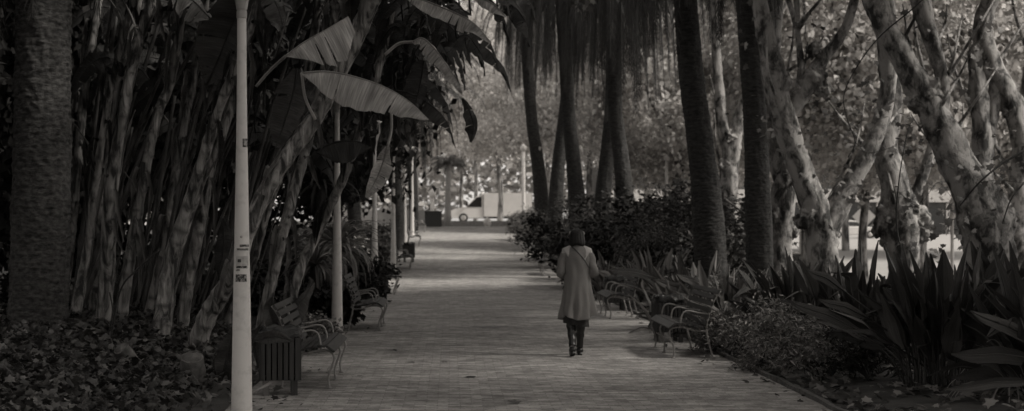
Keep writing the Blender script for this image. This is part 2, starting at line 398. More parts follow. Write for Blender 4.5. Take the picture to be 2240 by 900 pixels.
mb.tube([(math.sin(a)*(r0-.01), -math.cos(a)*(r0-.01), zb), (math.sin(a)*(r0+.006), -math.cos(a)*(r0+.006), zb)], .011, 12); mb.build('bolt', M_head, lamp0)

# ------------------------------------------------------------------ benches: local x = towards the path, y along, z up
def make_bench():
    r = empty('park_bench', (0, 0, 0)); Lb = 1.85
    def prof(t):  # slat support curve from the seat front to the top of the back
        pts = [(0.02, .38), (-.03, .415), (-.10, .42), (-.20, .40), (-.30, .375), (-.38, .37), (-.43, .42), (-.46, .53), (-.49, .64), (-.53, .75), (-.59, .84)]
        xs = [p[0] for p in pts]; zs = [p[1] for p in pts]; q = np.linspace(0, 1, len(pts)); return float(np.interp(t, q, xs)), float(np.interp(t, q, zs))
    for yk in (-Lb/2+.06, 0, Lb/2-.06):
        mb = MB()
        mb.tube(smooth_path([(.0, yk, 0), (-.012, yk, .12), (.035, yk, .26), (.045, yk, .33), (.0, yk, .385), (-.12, yk, .392), (-.30, yk, .35), (-.43, yk, .345)]), .012, 8)
        mb.tube(smooth_path([(-.50, yk, 0), (-.475, yk, .12), (-.43, yk, .30), (-.425, yk, .42), (-.46, yk, .58), (-.52, yk, .74), (-.595, yk, .855)]), .0135, 8)
        mb.box((.0, yk, .008), (.05, .035, .014)); mb.box((-.50, yk, .008), (.05, .035, .014))
        fr = mb.build('leg_frame', M_iron, r)
    for yk in (-Lb/2+.06, 0, Lb/2-.06):
        mb = MB(); mb.tube(smooth_path([(-.09, yk, .40), (-.10, yk, .50), (-.13, yk, .575), (-.20, yk, .60), (-.32, yk, .575), (-.44, yk, .56)]), .0105, 8)
        mb.build('armrest', M_iron, r)
    mb = MB(); mb.tube([(-.02, -Lb/2+.06, .20), (-.02, Lb/2-.06, .20)], .006, 6); mb.build('stretcher', M_iron, r)
    def slats(ts, name):
        mb = MB()
        for t in ts:
            x, z = prof(t); x2, z2 = prof(min(1, t+.02)); x1, z1 = prof(max(0, t-.02)); an = math.atan2(z2-z1, x2-x1)
            rot = Matrix.Rotation(-an, 3, 'Y'); nx, nz = -math.sin(an), math.cos(an)
            if nz < 0 or (abs(nz) < .5 and nx < 0): nx, nz = -nx, -nz
            rr = Matrix.Rotation(rnd.uniform(-.006, .006), 3, 'Z') @ rot
            mb.box((x+nx*.022, rnd.uniform(-.004, .004), z+nz*.022), (.060, Lb+rnd.uniform(-.008, .008), .024), rr, .004)
        mb.build(name, M_wood, r, auto=40)
    slats(np.linspace(.0, .46, 7), 'seat'); slats(np.linspace(.62, .985, 6), 'backrest')
    return r
bench0 = make_bench()
bl = [(-1.24, 16.9, 0, 'slatted bench with iron legs right behind the bagged wooden litter bin'),
      (-1.12, 25.6, 0, 'slatted bench half under the drooping fan plant, between two white lamp posts'),
      (-1.33, 38.2, 0, 'blurred slatted bench just past the lamp post by the fan plant'),
      (-1.25, 49.5, 0, 'third small bench along the hedge, its seat beside a white lamp post'),
      (-1.25, 63.5, 0, 'small dark bench near the far round litter bin'),
      (-1.2, 74.0, 0, 'farthest pale bench before the dark planter box by the street'),
      (2.82, 20.5, math.pi, 'slatted bench with curled arms in front of a litter bin, right of the walking woman'),
      (2.86, 28.6, math.pi, 'slatted bench with pale curved arms under the strap leaved plants, beyond the woman'),
      (2.75, 46.5, math.pi, 'mostly hidden bench whose end shows beside the coat of the woman'),
      (2.95, 54.5, math.pi, 'pale far bench below the feathery light shrub')]
for i, (x, y, rz, lb) in enumerate(bl):
    o = bench0 if i == 0 else copy_tree(bench0)
    o.location = (x, y, zf(x, y)); o.rotation_euler.z = rz; tag(o, lb, 'bench', 'slatted iron benches lining the path')

# ------------------------------------------------------------------ litter bins
def make_bin():
    r = empty('litter_bin', (0, 0, 0)); W = .40
    mb = MB()
    for k in range(7):
        for s in (-1, 1):
            q = -W/2+.03+k*(W-.06)/6
            mb.box((q, s*W/2, .36), (.044, .016, .42), None, .003); mb.box((s*W/2, q, .36), (.016, .044, .42), None, .003)
    mb.build('slat_panel', M_bin, r, auto=40)
    mb = MB()
    for sx in (-1, 1):
        for sy in (-1, 1): pass
    for sx in (-1, 1):
        for sy in (-1, 1):
            l = MB(); l.box((sx*(W/2-.06), sy*(W/2-.035), .085), (.065, .03, .17), None, .003); l.build('leg', M_binleg if sx < 0 else M_bin, r, auto=40)
    mb = MB(); mb.box((0, 0, .165), (W-.03, W-.03, .03)); mb.tube([(0, 0, .19), (0, 0, .55)], [.15, .16], 16); mb.build('liner', M_bag, r)
    mb = MB(); n = 40; rings = []; prof = [(.19, .50), (.215, .535), (.23, .57), (.232, .61), (.222, .645), (.205, .668), (.19, .675), (.17, .66), (.15, .60), (.12, .5)]
    for j, (rr, z) in enumerate(prof):
        for k in range(n):
            th = 2*math.pi*k/n
            sq = 1/max(abs(math.cos(th)), abs(math.sin(th)))**.45
            w_ = 1+.035*math.sin(th*9+j*.7)+.03*mnoise.noise(Vector((math.cos(th)*3, math.sin(th)*3, j*.5)))
            rings.append((math.cos(th)*rr*sq*w_*.93, math.sin(th)*rr*sq*w_*.93, z+.012*math.sin(th*7+1)*(j > 2)))
    mb.add(rings, [(j*n+k, j*n+(k+1) % n, (j+1)*n+(k+1) % n, (j+1)*n+k) for j in range(len(prof)-1) for k in range(n)])
    mb.build('bag', M_bag, r)
    return r
bin0 = make_bin()
bn = [(-1.70, 15.55, .12, 'wooden slatted litter bin with black bag beside the near lamp post'),
      (-1.58, 34.6, 0, 'dark litter bin tucked behind the third lamp post on the hedge side'),
      (-1.40, 53.0, 0, 'distant dark litter bin standing just past a small bench'),
      (3.15, 22.4, .1, 'dark slatted litter bin standing behind the nearer bench under the strap leaves'),
      (3.25, 30.6, 0, 'dark litter bin partly hidden by the farther bench near the woman')]
for i, (x, y, rz, lb) in enumerate(bn):
    o = bin0 if i == 0 else copy_tree(bin0)
    o.location = (x, y, zf(x, y)); o.rotation_euler.z = rz; tag(o, lb, 'litter bin', 'slatted litter bins beside the benches')
mb = MB(); a, b = P(548, 862, 15.0), P(592, 838, 15.2); b.z = max(b.z, .06)
mb.tube([a, b], .014, 8); o = mb.build('garden_rail', M_iron); tag(o, 'short slanting pale metal rail beside the wooden litter bin', 'rail')

# ------------------------------------------------------------------ blades: a leaf from a spine with one half blade on each side
def blade(mb, spine, wA, dA, wB, dB, tears=0, fold=.15, n=30, nv=5, seed=0, mi=0, tearjit=.25, ripple=.02):
    r = random.Random(seed); sp = smooth_path(spine, max(2, n//(len(spine)-1))); m = len(sp)
    L = [0]
    for a, b in zip(sp[:-1], sp[1:]): L.append(L[-1]+(b-a).length)
    for wl, dd, side in ((wA, dA, 0), (wB, dB, 1)):
        if not wl: continue
        W = interp_list(wl, m); dd = Vector(dd).normalized()
        cuts = sorted(r.sample(range(2, m-2), min(tears, m-5))) if tears else []
        segs = [0]+cuts+[m-1]
        for a, b in zip(segs[:-1], segs[1:]):
            if b <= a: continue
            jit = r.uniform(-tearjit, tearjit) if tears else 0; cut = r.uniform(.75, 1.0) if tears else 1
            vs, uv = [], []
            for i in range(a, b+1):
                t = (sp[min(i+1, m-1)]-sp[max(i-1, 0)]).normalized()
                d = dd-t*dd.dot(t); d = d.normalized() if d.length > 1e-5 else t.orthogonal()
                nn = t.cross(d)*(1 if side == 0 else -1)
                for j in range(nv+1):
                    v = j/nv; rip = math.sin(L[i]*26+seed)*ripple*v + ripple*.8*mnoise.noise(Vector((L[i]*5, v*2, seed+side*7)))*2*v
                    edge = 1+.10*mnoise.noise(Vector((L[i]*9, seed*1.3, side)))+.05*mnoise.noise(Vector((L[i]*31, seed*1.3, side)))
                    q = sp[i]+d*(W[i]*v*cut*edge)+nn*(fold*W[i]*(v**1.7)+rip*.6+jit*W[i]*v*v)
                    q += Vector((0, 0, -1))*(.12*W[i]*v*v)
                    if tears:
                        c = (i-a)/(b-a)-.5; q += t*(-c*.10*W[i]*v + jit*.5*W[i]*v*v)
                    vs.append(q); uv.append((L[i], v))
            k = nv+1
            mb.add(vs, [(i*k+j, i*k+j+1, (i+1)*k+j+1, (i+1)*k+j) for i in range(b-a) for j in range(nv)], uv, mi)
    mb.tube(sp[::2]+[sp[-1]], [max(.003, .013*(1-.8*i/(len(sp[::2])))) for i in range(len(sp[::2])+1)], 5, mi=mi)

# ------------------------------------------------------------------ giant banana-like clump beside the near lamp
LEAFOBJ = {}
def stem_mesh(path, rads, seed, flaps=5):
    mb = MB(); sp = smooth_path(path, 14); R = interp_list(rads, len(sp)); node = [rnd.uniform(.22, .34) for _ in range(60)]
    r = random.Random(seed); nodes = []; q = r.uniform(0, .2)
    while q < 12: nodes.append(q); q += r.uniform(.16, .40)
    def disp(th, L, rr):
        d = .06*rr*mnoise.noise(Vector((math.cos(th)*1.6, math.sin(th)*1.6, L*1.4+seed*3)))
        d += .10*rr*mnoise.noise(Vector((math.cos(th)*5, math.sin(th)*5, L*.5+seed)))
        for k in nodes:
            e = L-k-.03*math.sin(th+k*9)
            if -.02 < e < .14: d += rr*.15*max(0, 1-abs(e)/.14)*(1 if e > 0 else .3)
        return d
    L = 0; dense = []
    for a, b in zip(sp[:-1], sp[1:]):
        k = max(1, int((b-a).length/.035))
        for i in range(k): dense.append(a.lerp(b, i/k))
    dense.append(sp[-1]); RR = [float(x) for x in np.interp(np.linspace(0, 1, len(dense)), np.linspace(0, 1, len(R)), R)]
    mb.tube(dense, RR, 20, disp=disp)
    def ring(L, th):
        return max([0]+[max(0, 1-abs(L-k-.012-.03*math.sin(th+k*9))/.022) for k in nodes])
    for i_ in range(len(dense)*20):
        u, L = mb.uv[i_]; mb.uv[i_] = (ring(L, u*6.283), L)
    # dry sheath flaps wrapping the stem
    for k in range(flaps):
        i = r.randrange(4, len(dense)-6); c = dense[i]; t = (dense[i+4]-dense[i]).normalized(); Ln = r.uniform(.25, .7); th0 = r.uniform(0, 6.3); wd = r.uniform(.5, 1.3)
        a = t.orthogonal().normalized(); b = t.cross(a); vs = []; uv = []
        for u in range(9):
            for v in range(5):
                th = th0+(v/4-.5)*wd*(1-.6*u/8); rr = RR[i]*(1.06+.25*(u/8)**2)+.04*(u/8)**2
                vs.append(c+t*(Ln*u/8)+(a*math.cos(th)+b*math.sin(th))*rr); uv.append((u*.1, v*.2))
        mb.add(vs, [(u*5+v, u*5+v+1, (u+1)*5+v+1, (u+1)*5+v) for u in range(8) for v in range(4)], uv)
    return mb, dense
STEMS = [  # px, py track ; width px ; depth ; label
  ([(158,748),(190,560),(203,450),(232,250),(262,110),(300,-30),(330,-170)], [34,30,26,22,20,18,16], 21.5, 'slim banana stem next to the big palm trunk'),
  ([(222,756),(236,600),(240,450),(262,300),(288,150),(335,-20),(370,-170)], [46,42,38,34,28,22,18], 20.5, 'thick pale banana stem with torn sheath, second from the big palm trunk'),
  ([(262,752),(285,560),(312,400),(345,250),(372,180),(400,20),(420,-160)], [34,34,30,28,26,22,20], 22.0, 'ringed banana stem with clear joints rising behind the hollow log'),
  ([(345,792),(360,680),(378,560),(425,420),(470,260),(498,190),(560,20),(600,-150)], [54,50,44,34,28,26,24,20], 19.3, 'banana stem with broken pale top in front of the dark clump'),
  ([(420,782),(455,690),(505,605),(552,480),(610,370),(690,255),(765,110),(822,-20),(870,-150)], [60,54,48,46,46,50,50,44,36], 18.8, 'widest leaning banana stem that crosses behind the near lamp post'),
  ([(316,740),(345,600),(372,470),(392,330),(420,190),(450,0),(470,-150)], [30,28,26,24,22,20,18], 22.6, 'dark banana stem between the ringed stem and the broken one'),
  ([(195,745),(214,560),(222,400),(250,200),(300,20),(330,-140)], [24,22,22,20,18,16], 22.8, 'thin dark banana stem hidden between two pale ones'),
  ([(395,770),(412,620),(440,480),(462,360),(500,250),(540,80),(570,-140)], [34,32,28,26,24,22,20], 21.0, 'banana stem with hanging dry leaf left of the near lamp post'),
  ([(560,770),(588,640),(612,540),(640,430),(668,330),(700,200),(730,40),(745,-140)], [36,32,30,28,26,26,22,20], 20.4, 'brown banana stem rising just behind the wooden litter bin'),
  ([(612,720),(652,600),(690,520),(722,450),(755,380),(800,250),(850,60),(880,-120)], [34,30,28,26,24,22,20,18], 21.8, 'scarred slender stem behind the second lamp post'),
  ([(482,770),(520,660),(556,560),(590,440),(640,300),(680,120),(710,-100)], [30,28,26,26,26,24,20], 22.5, 'shaded stem framed between the near lamp post and the leaning stem'),
  ([(130,740),(150,560),(165,400),(185,200),(215,0),(230,-150)], [30,28,26,24,22,20], 24, 'darkest banana stem close behind the big palm trunk'),
]
plants = []
for i, (tr, wd, D, lb) in enumerate(STEMS):
    pts = [P(x, y, D+.35*math.sin(i*2+k)*.5) for k, (x, y) in enumerate(tr)]; base = pts[0].copy(); base.z = zf(base.x, base.y)-.03
    pts[0].z = base.z
    e = empty('banana_plant', base, 0, lb, 'banana plant', 'stems of the banana clump')
    mb, dense = stem_mesh(shift(pts, base), [w_*.76*D/F/2 for w_ in wd], i, flaps=8)
    mb.build('trunk', M_ban, e); plants.append((e, base, dense))
def leaf_on(pi, spine, D, wA, dA, wB, dB, m=M_leafban, pet=None, **k):
    e, base, dense = plants[pi]
    Ds = D if isinstance(D, (list, tuple)) else [D]*len(spine)
    pts = shift([P(x, y, d) for (x, y), d in zip(spine, Ds)], base); sc = Ds[0]/F
    mb = MB(); blade(mb, pts, [w_*sc for w_ in wA] if wA else None, dA, [w_*sc for w_ in wB] if wB else None, dB, **k)
    if pet:
        pp = shift([P(x, y, Ds[0]+.1) for x, y in pet], base)+[pts[0]]; mb.tube(smooth_path(pp), [.02]*len(smooth_path(pp)), 6)
    mb.build('leaf', m, e)
# the big leaf, its sunlit look put into the pale colour
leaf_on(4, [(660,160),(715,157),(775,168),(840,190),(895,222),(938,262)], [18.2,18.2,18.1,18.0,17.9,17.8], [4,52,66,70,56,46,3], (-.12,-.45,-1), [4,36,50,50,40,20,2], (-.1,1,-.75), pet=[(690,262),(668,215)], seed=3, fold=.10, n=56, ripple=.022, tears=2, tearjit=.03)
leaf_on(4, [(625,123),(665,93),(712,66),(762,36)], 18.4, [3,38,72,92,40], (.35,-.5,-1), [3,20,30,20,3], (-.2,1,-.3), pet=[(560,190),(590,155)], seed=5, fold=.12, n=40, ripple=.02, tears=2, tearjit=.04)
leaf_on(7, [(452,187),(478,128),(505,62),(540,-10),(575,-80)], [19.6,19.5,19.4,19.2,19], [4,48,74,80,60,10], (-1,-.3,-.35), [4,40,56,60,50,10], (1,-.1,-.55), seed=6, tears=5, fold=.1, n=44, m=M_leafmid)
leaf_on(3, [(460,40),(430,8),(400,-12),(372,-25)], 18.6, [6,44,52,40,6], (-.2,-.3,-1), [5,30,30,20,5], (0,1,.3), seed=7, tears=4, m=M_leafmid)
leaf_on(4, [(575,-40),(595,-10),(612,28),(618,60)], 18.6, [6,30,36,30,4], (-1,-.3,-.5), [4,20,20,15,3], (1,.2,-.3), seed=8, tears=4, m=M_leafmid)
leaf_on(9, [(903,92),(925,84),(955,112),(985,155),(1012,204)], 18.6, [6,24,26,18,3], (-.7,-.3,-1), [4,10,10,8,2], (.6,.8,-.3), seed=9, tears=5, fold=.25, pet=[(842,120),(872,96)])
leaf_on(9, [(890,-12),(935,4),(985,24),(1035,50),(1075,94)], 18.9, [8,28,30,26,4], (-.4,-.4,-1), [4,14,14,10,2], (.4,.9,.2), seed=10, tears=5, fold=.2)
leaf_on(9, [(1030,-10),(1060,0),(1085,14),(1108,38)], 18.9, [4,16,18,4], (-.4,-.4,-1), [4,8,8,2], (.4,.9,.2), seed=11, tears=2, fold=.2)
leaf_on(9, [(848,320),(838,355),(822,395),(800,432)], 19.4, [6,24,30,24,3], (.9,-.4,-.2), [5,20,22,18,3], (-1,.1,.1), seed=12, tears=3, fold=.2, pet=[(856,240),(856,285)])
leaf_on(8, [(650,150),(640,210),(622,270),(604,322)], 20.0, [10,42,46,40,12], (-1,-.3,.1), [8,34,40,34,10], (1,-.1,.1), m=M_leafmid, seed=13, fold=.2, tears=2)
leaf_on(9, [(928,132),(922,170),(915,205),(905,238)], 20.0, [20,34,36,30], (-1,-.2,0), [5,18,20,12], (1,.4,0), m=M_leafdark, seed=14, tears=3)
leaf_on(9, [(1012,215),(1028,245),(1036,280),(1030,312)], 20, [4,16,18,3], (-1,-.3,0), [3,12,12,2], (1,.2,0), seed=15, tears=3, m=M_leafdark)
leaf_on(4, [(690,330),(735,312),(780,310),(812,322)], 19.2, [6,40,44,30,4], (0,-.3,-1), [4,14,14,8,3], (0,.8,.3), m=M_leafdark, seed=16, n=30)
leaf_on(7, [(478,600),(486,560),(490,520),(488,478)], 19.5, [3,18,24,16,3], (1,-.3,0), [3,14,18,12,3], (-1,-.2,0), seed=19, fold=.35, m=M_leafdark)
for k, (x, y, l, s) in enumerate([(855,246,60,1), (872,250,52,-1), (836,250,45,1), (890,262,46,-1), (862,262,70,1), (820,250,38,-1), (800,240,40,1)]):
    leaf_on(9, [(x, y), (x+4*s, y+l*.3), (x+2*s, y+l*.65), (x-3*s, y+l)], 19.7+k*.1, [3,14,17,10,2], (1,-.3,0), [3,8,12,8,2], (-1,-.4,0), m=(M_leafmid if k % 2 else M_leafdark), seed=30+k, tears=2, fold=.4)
# dry hanging rags and stalks on the stems
for k in range(84):
    pi = k % 12; e, base, dense = plants[pi]; i = rnd.randrange(len(dense)//5, len(dense)*9//10); c = dense[i]; l = rnd.uniform(.3, .9); s = rnd.choice([-1, 1])
    mb = MB(); pts = [c, c+Vector((s*.08, -.1, .06)), c+Vector((s*.13, -.13, -.3*l)), c+Vector((s*.15+rnd.uniform(-.1, .1), -.12, -l))]
    blade(mb, pts, [.01, .04, .07, .01], (1, -.3, 0), [.01, .04, .05, .01], (-1, -.4, .1), tears=3, fold=.6, n=14, nv=3, seed=200+k)
    mb.build('dry_leaf', M_ragg if k % 3 else M_leafdark, e)
for k in range(26):
    pi = rnd.randrange(12); e, base, dense = plants[pi]; i = rnd.randrange(len(dense)//3, len(dense)-2); c = dense[i]; s = rnd.choice([-1, 1, 1]); l = rnd.uniform(.5, 1.2)
    mb = MB(); pp = smooth_path([c, c+Vector((s*.12*l, -.08, .4*l)), c+Vector((s*.35*l, -.12, .75*l))]); mb.tube(pp, interp_list([.025, .008], len(pp)), 6); mb.build('stalk', M_ragg, e)
for k in range(70):
    r = random.Random(4000+k); pi = r.randrange(12); e, base, dense = plants[pi]
    x0 = r.uniform(140, 520); y0 = r.uniform(640, 770); sl_ = r.uniform(.12, .42); h = r.uniform(350, 760); D = r.uniform(22.2, 25.5)
    tr = [(x0, y0), (x0+sl_*h*.3, y0-h*.33), (x0+sl_*h*.62, y0-h*.66), (x0+sl_*h*1.05, y0-h)]
    pts = shift([P(x, y, D+r.uniform(-.2, .2)) for x, y in tr], base); sp_ = smooth_path(pts, 8); mb = MB(); rad = r.uniform(.015, .045)
    mb.tube(sp_, interp_list([rad, rad*.9, rad*.6], len(sp_)), 7, disp=lambda th, L, rr: .25*rr*mnoise.noise(Vector((math.cos(th), math.sin(th), L*5+k))))
    mb.build('stalk', M_stalk, e)
# crowns of leaves above and within the dark upper clump
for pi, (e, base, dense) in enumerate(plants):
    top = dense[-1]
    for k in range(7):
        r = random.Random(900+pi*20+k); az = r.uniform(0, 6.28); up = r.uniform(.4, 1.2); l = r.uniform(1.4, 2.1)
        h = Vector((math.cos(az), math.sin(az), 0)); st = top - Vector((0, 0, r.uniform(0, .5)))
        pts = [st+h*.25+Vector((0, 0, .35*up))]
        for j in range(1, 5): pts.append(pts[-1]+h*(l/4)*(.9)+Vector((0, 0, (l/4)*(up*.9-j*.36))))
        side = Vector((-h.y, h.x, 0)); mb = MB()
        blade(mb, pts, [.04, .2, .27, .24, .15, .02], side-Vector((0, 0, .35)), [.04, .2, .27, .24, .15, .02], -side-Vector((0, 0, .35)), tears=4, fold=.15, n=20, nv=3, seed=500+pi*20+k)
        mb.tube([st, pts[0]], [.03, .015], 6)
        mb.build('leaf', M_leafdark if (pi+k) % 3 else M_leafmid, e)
# mid-height leaves in the dark behind the stems
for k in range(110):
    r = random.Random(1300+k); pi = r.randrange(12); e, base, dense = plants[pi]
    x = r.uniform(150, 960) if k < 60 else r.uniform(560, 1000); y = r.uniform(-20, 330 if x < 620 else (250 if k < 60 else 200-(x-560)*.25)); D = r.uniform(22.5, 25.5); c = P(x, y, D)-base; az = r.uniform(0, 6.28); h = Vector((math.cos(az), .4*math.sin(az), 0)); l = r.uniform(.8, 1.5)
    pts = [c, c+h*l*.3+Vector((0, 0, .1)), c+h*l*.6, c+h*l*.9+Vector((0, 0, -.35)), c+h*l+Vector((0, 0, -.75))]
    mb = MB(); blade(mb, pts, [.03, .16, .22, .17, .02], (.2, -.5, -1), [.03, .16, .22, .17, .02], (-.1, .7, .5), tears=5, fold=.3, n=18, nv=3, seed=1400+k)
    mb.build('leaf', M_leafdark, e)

for k in range(26):
    r = random.Random(5100+k); e, base, dense = plants[9]; x = r.uniform(860, 1120); y = r.uniform(-40, 120-(x-860)*.25); D = r.uniform(19.5, 24); c = P(x, y, D)-base; az = r.choice([0, 3.14])+r.uniform(-.8, .8); h = Vector((math.cos(az), math.sin(az), 0)); l = r.uniform(.5, .95)
    pts = [c, c+h*l*.25+Vector((0, 0, .06)), c+h*l*.5-Vector((0, 0, .1)), c+h*l*.65-Vector((0, 0, .4*l)), c+h*l*.72-Vector((0, 0, .8*l))]
    mb = MB(); blade(mb, pts, [.03, .10, .14, .10, .02], (.2, -.5, -1), [.02, .09, .12, .09, .02], (-.1, .7, .3), tears=5, fold=.35, n=20, nv=3, seed=5200+k)
    mb.tube([c, c+Vector((-.1, .1, .9))], .012, 5); mb.build('leaf', M_leafdark if k % 4 else M_leafmid, e)
# young plants: stiff upright leaves around the bin and lamp
def young(name, spines, D, lb, m=M_leafmid, seed=0):
    b = P(spines[0][0][0], spines[0][0][1], D); b.z = zf(b.x, b.y); e = empty(name, b, 0, lb, 'young plant', 'young banana shoots')
    for k, sp in enumerate(spines):
        wd = sp[-1]; pts = shift([P(x, y, D+.08*k) for x, y in sp[:-1]], b); s = D/F; mb = MB()
        sd = 1 if k % 2 else -1
        blade(mb, pts, [2*s, wd*s, wd*1.15*s, wd*.8*s, 1*s], (sd, -.4, .1), [2*s, wd*.7*s, wd*.8*s, wd*.6*s, s], (-sd, -.2, -.1), fold=.3, n=20, nv=4, seed=seed+k)
        mb.build('leaf', m, e)
young('banana_shoot', [[(480,838),(492,800),(500,760),(510,712),24], [(500,835),(505,815),(512,795),(508,770),14], [(470,830),(474,800),(482,775),(500,745),10]], 16.6, 'broad leaved banana shoot against the left edge of the near lamp post', seed=61)
young('banana_shoot', [[(600,742),(598,710),(590,675),(598,640),18], [(622,745),(632,710),(655,668),(688,618),20], [(640,735),(648,700),(645,660),(636,612),10], [(612,742),(606,715),(612,690),(600,655),16]], 17.6, 'cluster of upright pale banana shoots behind the bagged bin', seed=71)
young('banana_shoot', [[(640,700),(628,660),(632,620),(622,590),10], [(655,690),(668,650),(680,620),(676,606),8]], 20.5, 'small banana shoots in the shade beneath the slender stem', seed=81)
young('banana_shoot', [[(520,830),(530,790),(548,750),(575,700),12], [(575,840),(570,800),(560,760),(566,720),10]], 17.0, 'thin shoot squeezed between the near lamp post and the wooden bin', seed=85)
# leaf fallen over the bin
mb = MB(); D = 15.15
blade(mb, [P(556,744,D), P(585,738,D), P(612,738,D+.02), P(640,748,D+.05)], [w_*D/F for w_ in (3,16,20,12,2)], (0,-.35,1), [w_*D/F for w_ in (3,14,16,12,2)], (0,-.5,-1), fold=.2, n=24, seed=91)
o = mb.build('banana_leaf', M_leafmid); tag(o, 'loose banana leaf lying over the black bag of the wooden bin', 'leaf')
# hollow cut stumps
def stump(px, py, D, h, r0, tilt, lb):
    b = P(px, py, D); b.z = zf(b.x, b.y)-.02; e = empty('cut_stump', b, 0, lb, 'stump', 'hollow cut stumps'); t = Vector(tilt).normalized()
    mb = MB(); mb.tube([t*(h*k/8) for k in range(9)], [r0*(1.25-.25*k/8) for k in range(9)], 22, cap=False, disp=lambda th, L, r: .12*r*mnoise.noise(Vector((math.cos(th)*2, math.sin(th)*2, L*6+px)))); mb.build('trunk', M_stump, e)
    mb = MB(); mb.tube([t*h, t*(h+.004), t*(h-.02)], [r0, r0*.85, r0*.62], 22, cap=False); mb.tube([t*(h-.02), t*(h-.16)], [r0*.62, r0*.5], 22, cap=True, mi=1); mb.build('cut_face', [M_stump, M_hole], e)
stump(422, 842, 15.7, .40, .115, (.05, -.45, 1), 'hollow pale cut stump below the leaning banana stem')
stump(300, 800, 17.0, .34, .085, (-.5, -.6, .9), 'smaller tilted hollow stump near the foot of the ringed stem')
mb = MB(); pp = smooth_path([P(238,770,18.6), P(262,640,18.4), P(300,590,18.3), P(350,545,18.3)]); mb.tube(pp, .012, 6)
mb.tube(smooth_path([P(225,775,18.6), P(246,690,18.5), P(240,640,18.6)]), .01, 6); o = mb.build('dry_stalk', M_bark_br); tag(o, 'thin curved dry stalk reaching up to the small pale leaf among the stems', 'stalk')

# ------------------------------------------------------------------ palms
def scar(th, L, r, rows=.055, n=14, amp=.10, seed=0):
    th0 = th; L = L+.035*mnoise.noise(Vector((math.cos(th)*2, math.sin(th)*2, L*3+seed)))
    amp = amp*(1+.9*mnoise.noise(Vector((math.cos(th)*4, math.sin(th)*4, L*6+seed*2))))
    row = math.floor(L/rows); fr = L/rows-row; a = th/(2*math.pi)*n+(row % 2)*.5; fa = a-math.floor(a)
    h = (1-abs(fa-.5)*1.6)*(1-fr)**.8
    return r*amp*(h-.4)+r*.05*mnoise.noise(Vector((math.cos(th)*3, math.sin(th)*3, L*2.5+seed)))+r*.05*mnoise.noise(Vector((math.cos(th)*9, math.sin(th)*9, L*11+seed)))
def palm_trunk(e, base, pts, rads, m, rows=.07, n=16, seg=56, amp=.08, seed=0, step=.022):
    sp = smooth_path(shift(pts, base), 10); dense = []
    for a, b in zip(sp[:-1], sp[1:]):
        k = max(1, int((b-a).length/step))
        for i in range(k): dense.append(a.lerp(b, i/k))
    dense.append(sp[-1]); mb = MB(); rr = interp_list(rads, len(dense))
    mb.tube(dense, rr, seg, disp=lambda th, L, r: scar(th, L, r, rows, n, amp, seed)); mb.build('trunk', m, e)
def frond(mb, o, az, el, L, droop, r, leaflet=.42, wid=.035, nl=44, hang=.5):
    n = 14; p = Vector(o); pts = [p.copy()]; a = el; h = Vector((math.cos(az), math.sin(az), 0)); dl = L/n
    for i in range(n):
        a = max(-1.52, a-droop*(.4+1.2*i/n)/n); p = p+(h*math.cos(a)+Vector((0, 0, math.sin(a))))*dl; pts.append(p.copy())
    mb.tube(pts[::2], interp_list([.03, .006], len(pts[::2])), 4, cap=False)
    side = Vector((-h.y, h.x, 0)); V, Fc = [], []
    for k in range(nl):
        t = .12+.88*k/nl; q = t*n; i = min(n-1, int(q)); c = pts[i].lerp(pts[i+1], q-i); tan = (pts[i+1]-pts[i]).normalized()
        ll = leaflet*(.45+1.1*math.sin(math.pi*min(1, t*1.0))**.6*.6)*r.uniform(.8, 1.1)
        for s in (-1, 1):
            d = (side*s*r.uniform(.5, .9)+tan*r.uniform(.6, .9)+Vector((0, 0, -hang*r.uniform(.6, 1.4)))).normalized()
            m_ = len(V); mid = c+d*ll*.5; tip = c+d*ll+Vector((0, 0, -.25*ll)); wv = tan*wid*.5
            V += [c-wv*.6, c+wv*.6, mid+wv, mid-wv, tip]; Fc += [(m_, m_+1, m_+2, m_+3), (m_+3, m_+2, m_+4)]
    mb.add(V, Fc)
def date_crown(name, seed, nf=60, L=4.2, skirt=46):
    r = random.Random(seed); mb = MB()
    for k in range(nf):
        frond(mb, (0, 0, r.uniform(-.1, .3)), r.uniform(0, 6.283), r.uniform(-.1, 1.35), L*r.uniform(.8, 1.1), r.uniform(1.5, 2.6), r, hang=.5)
    for k in range(skirt):
        frond(mb, (0, 0, r.uniform(-.35, .0)), r.uniform(0, 6.283), r.uniform(-.75, .0), L*r.uniform(.8, 1.12), r.uniform(2.6, 4.0), r, hang=.9, leaflet=.34, nl=52)
    mb.tube([(0, 0, -.9), (0, 0, -.4), (0, 0, .2), (0, 0, .5)], [.3, .48, .45, .1], 14)
    me = bpy.data.meshes.new(name); me.from_pydata(mb.v, [], mb.f); me.materials.append(M_frond); return me
CR = [date_crown('crown_mesh', s) for s in (1, 2, 3)]
def palm(track, wd, D, zc, lb, m=M_palm2, crown=0, **k):
    pts = [P(x, y, D) for x, y in track]; base = pts[0].copy(); base.z = zf(base.x, base.y)-.03; pts = [base.copy()]+pts
    tx = pts[-1].copy()+ (pts[-1]-pts[-2]).normalized()*max(0.3, (zc-pts[-1].z)); pts.append(tx); wd = [wd[0]]+wd+[wd[-1]]
    e = empty('palm_tree', base, 0, lb, 'palm tree', 'date palms along the path'); palm_trunk(e, base, pts, [w_*D/F/2 for w_ in wd], m, **k)
    c = bpy.data.objects.new('crown', CR[crown % 3]); COL.objects.link(c); c.parent = e; c.location = tx-base; c.rotation_euler.z = D; return e
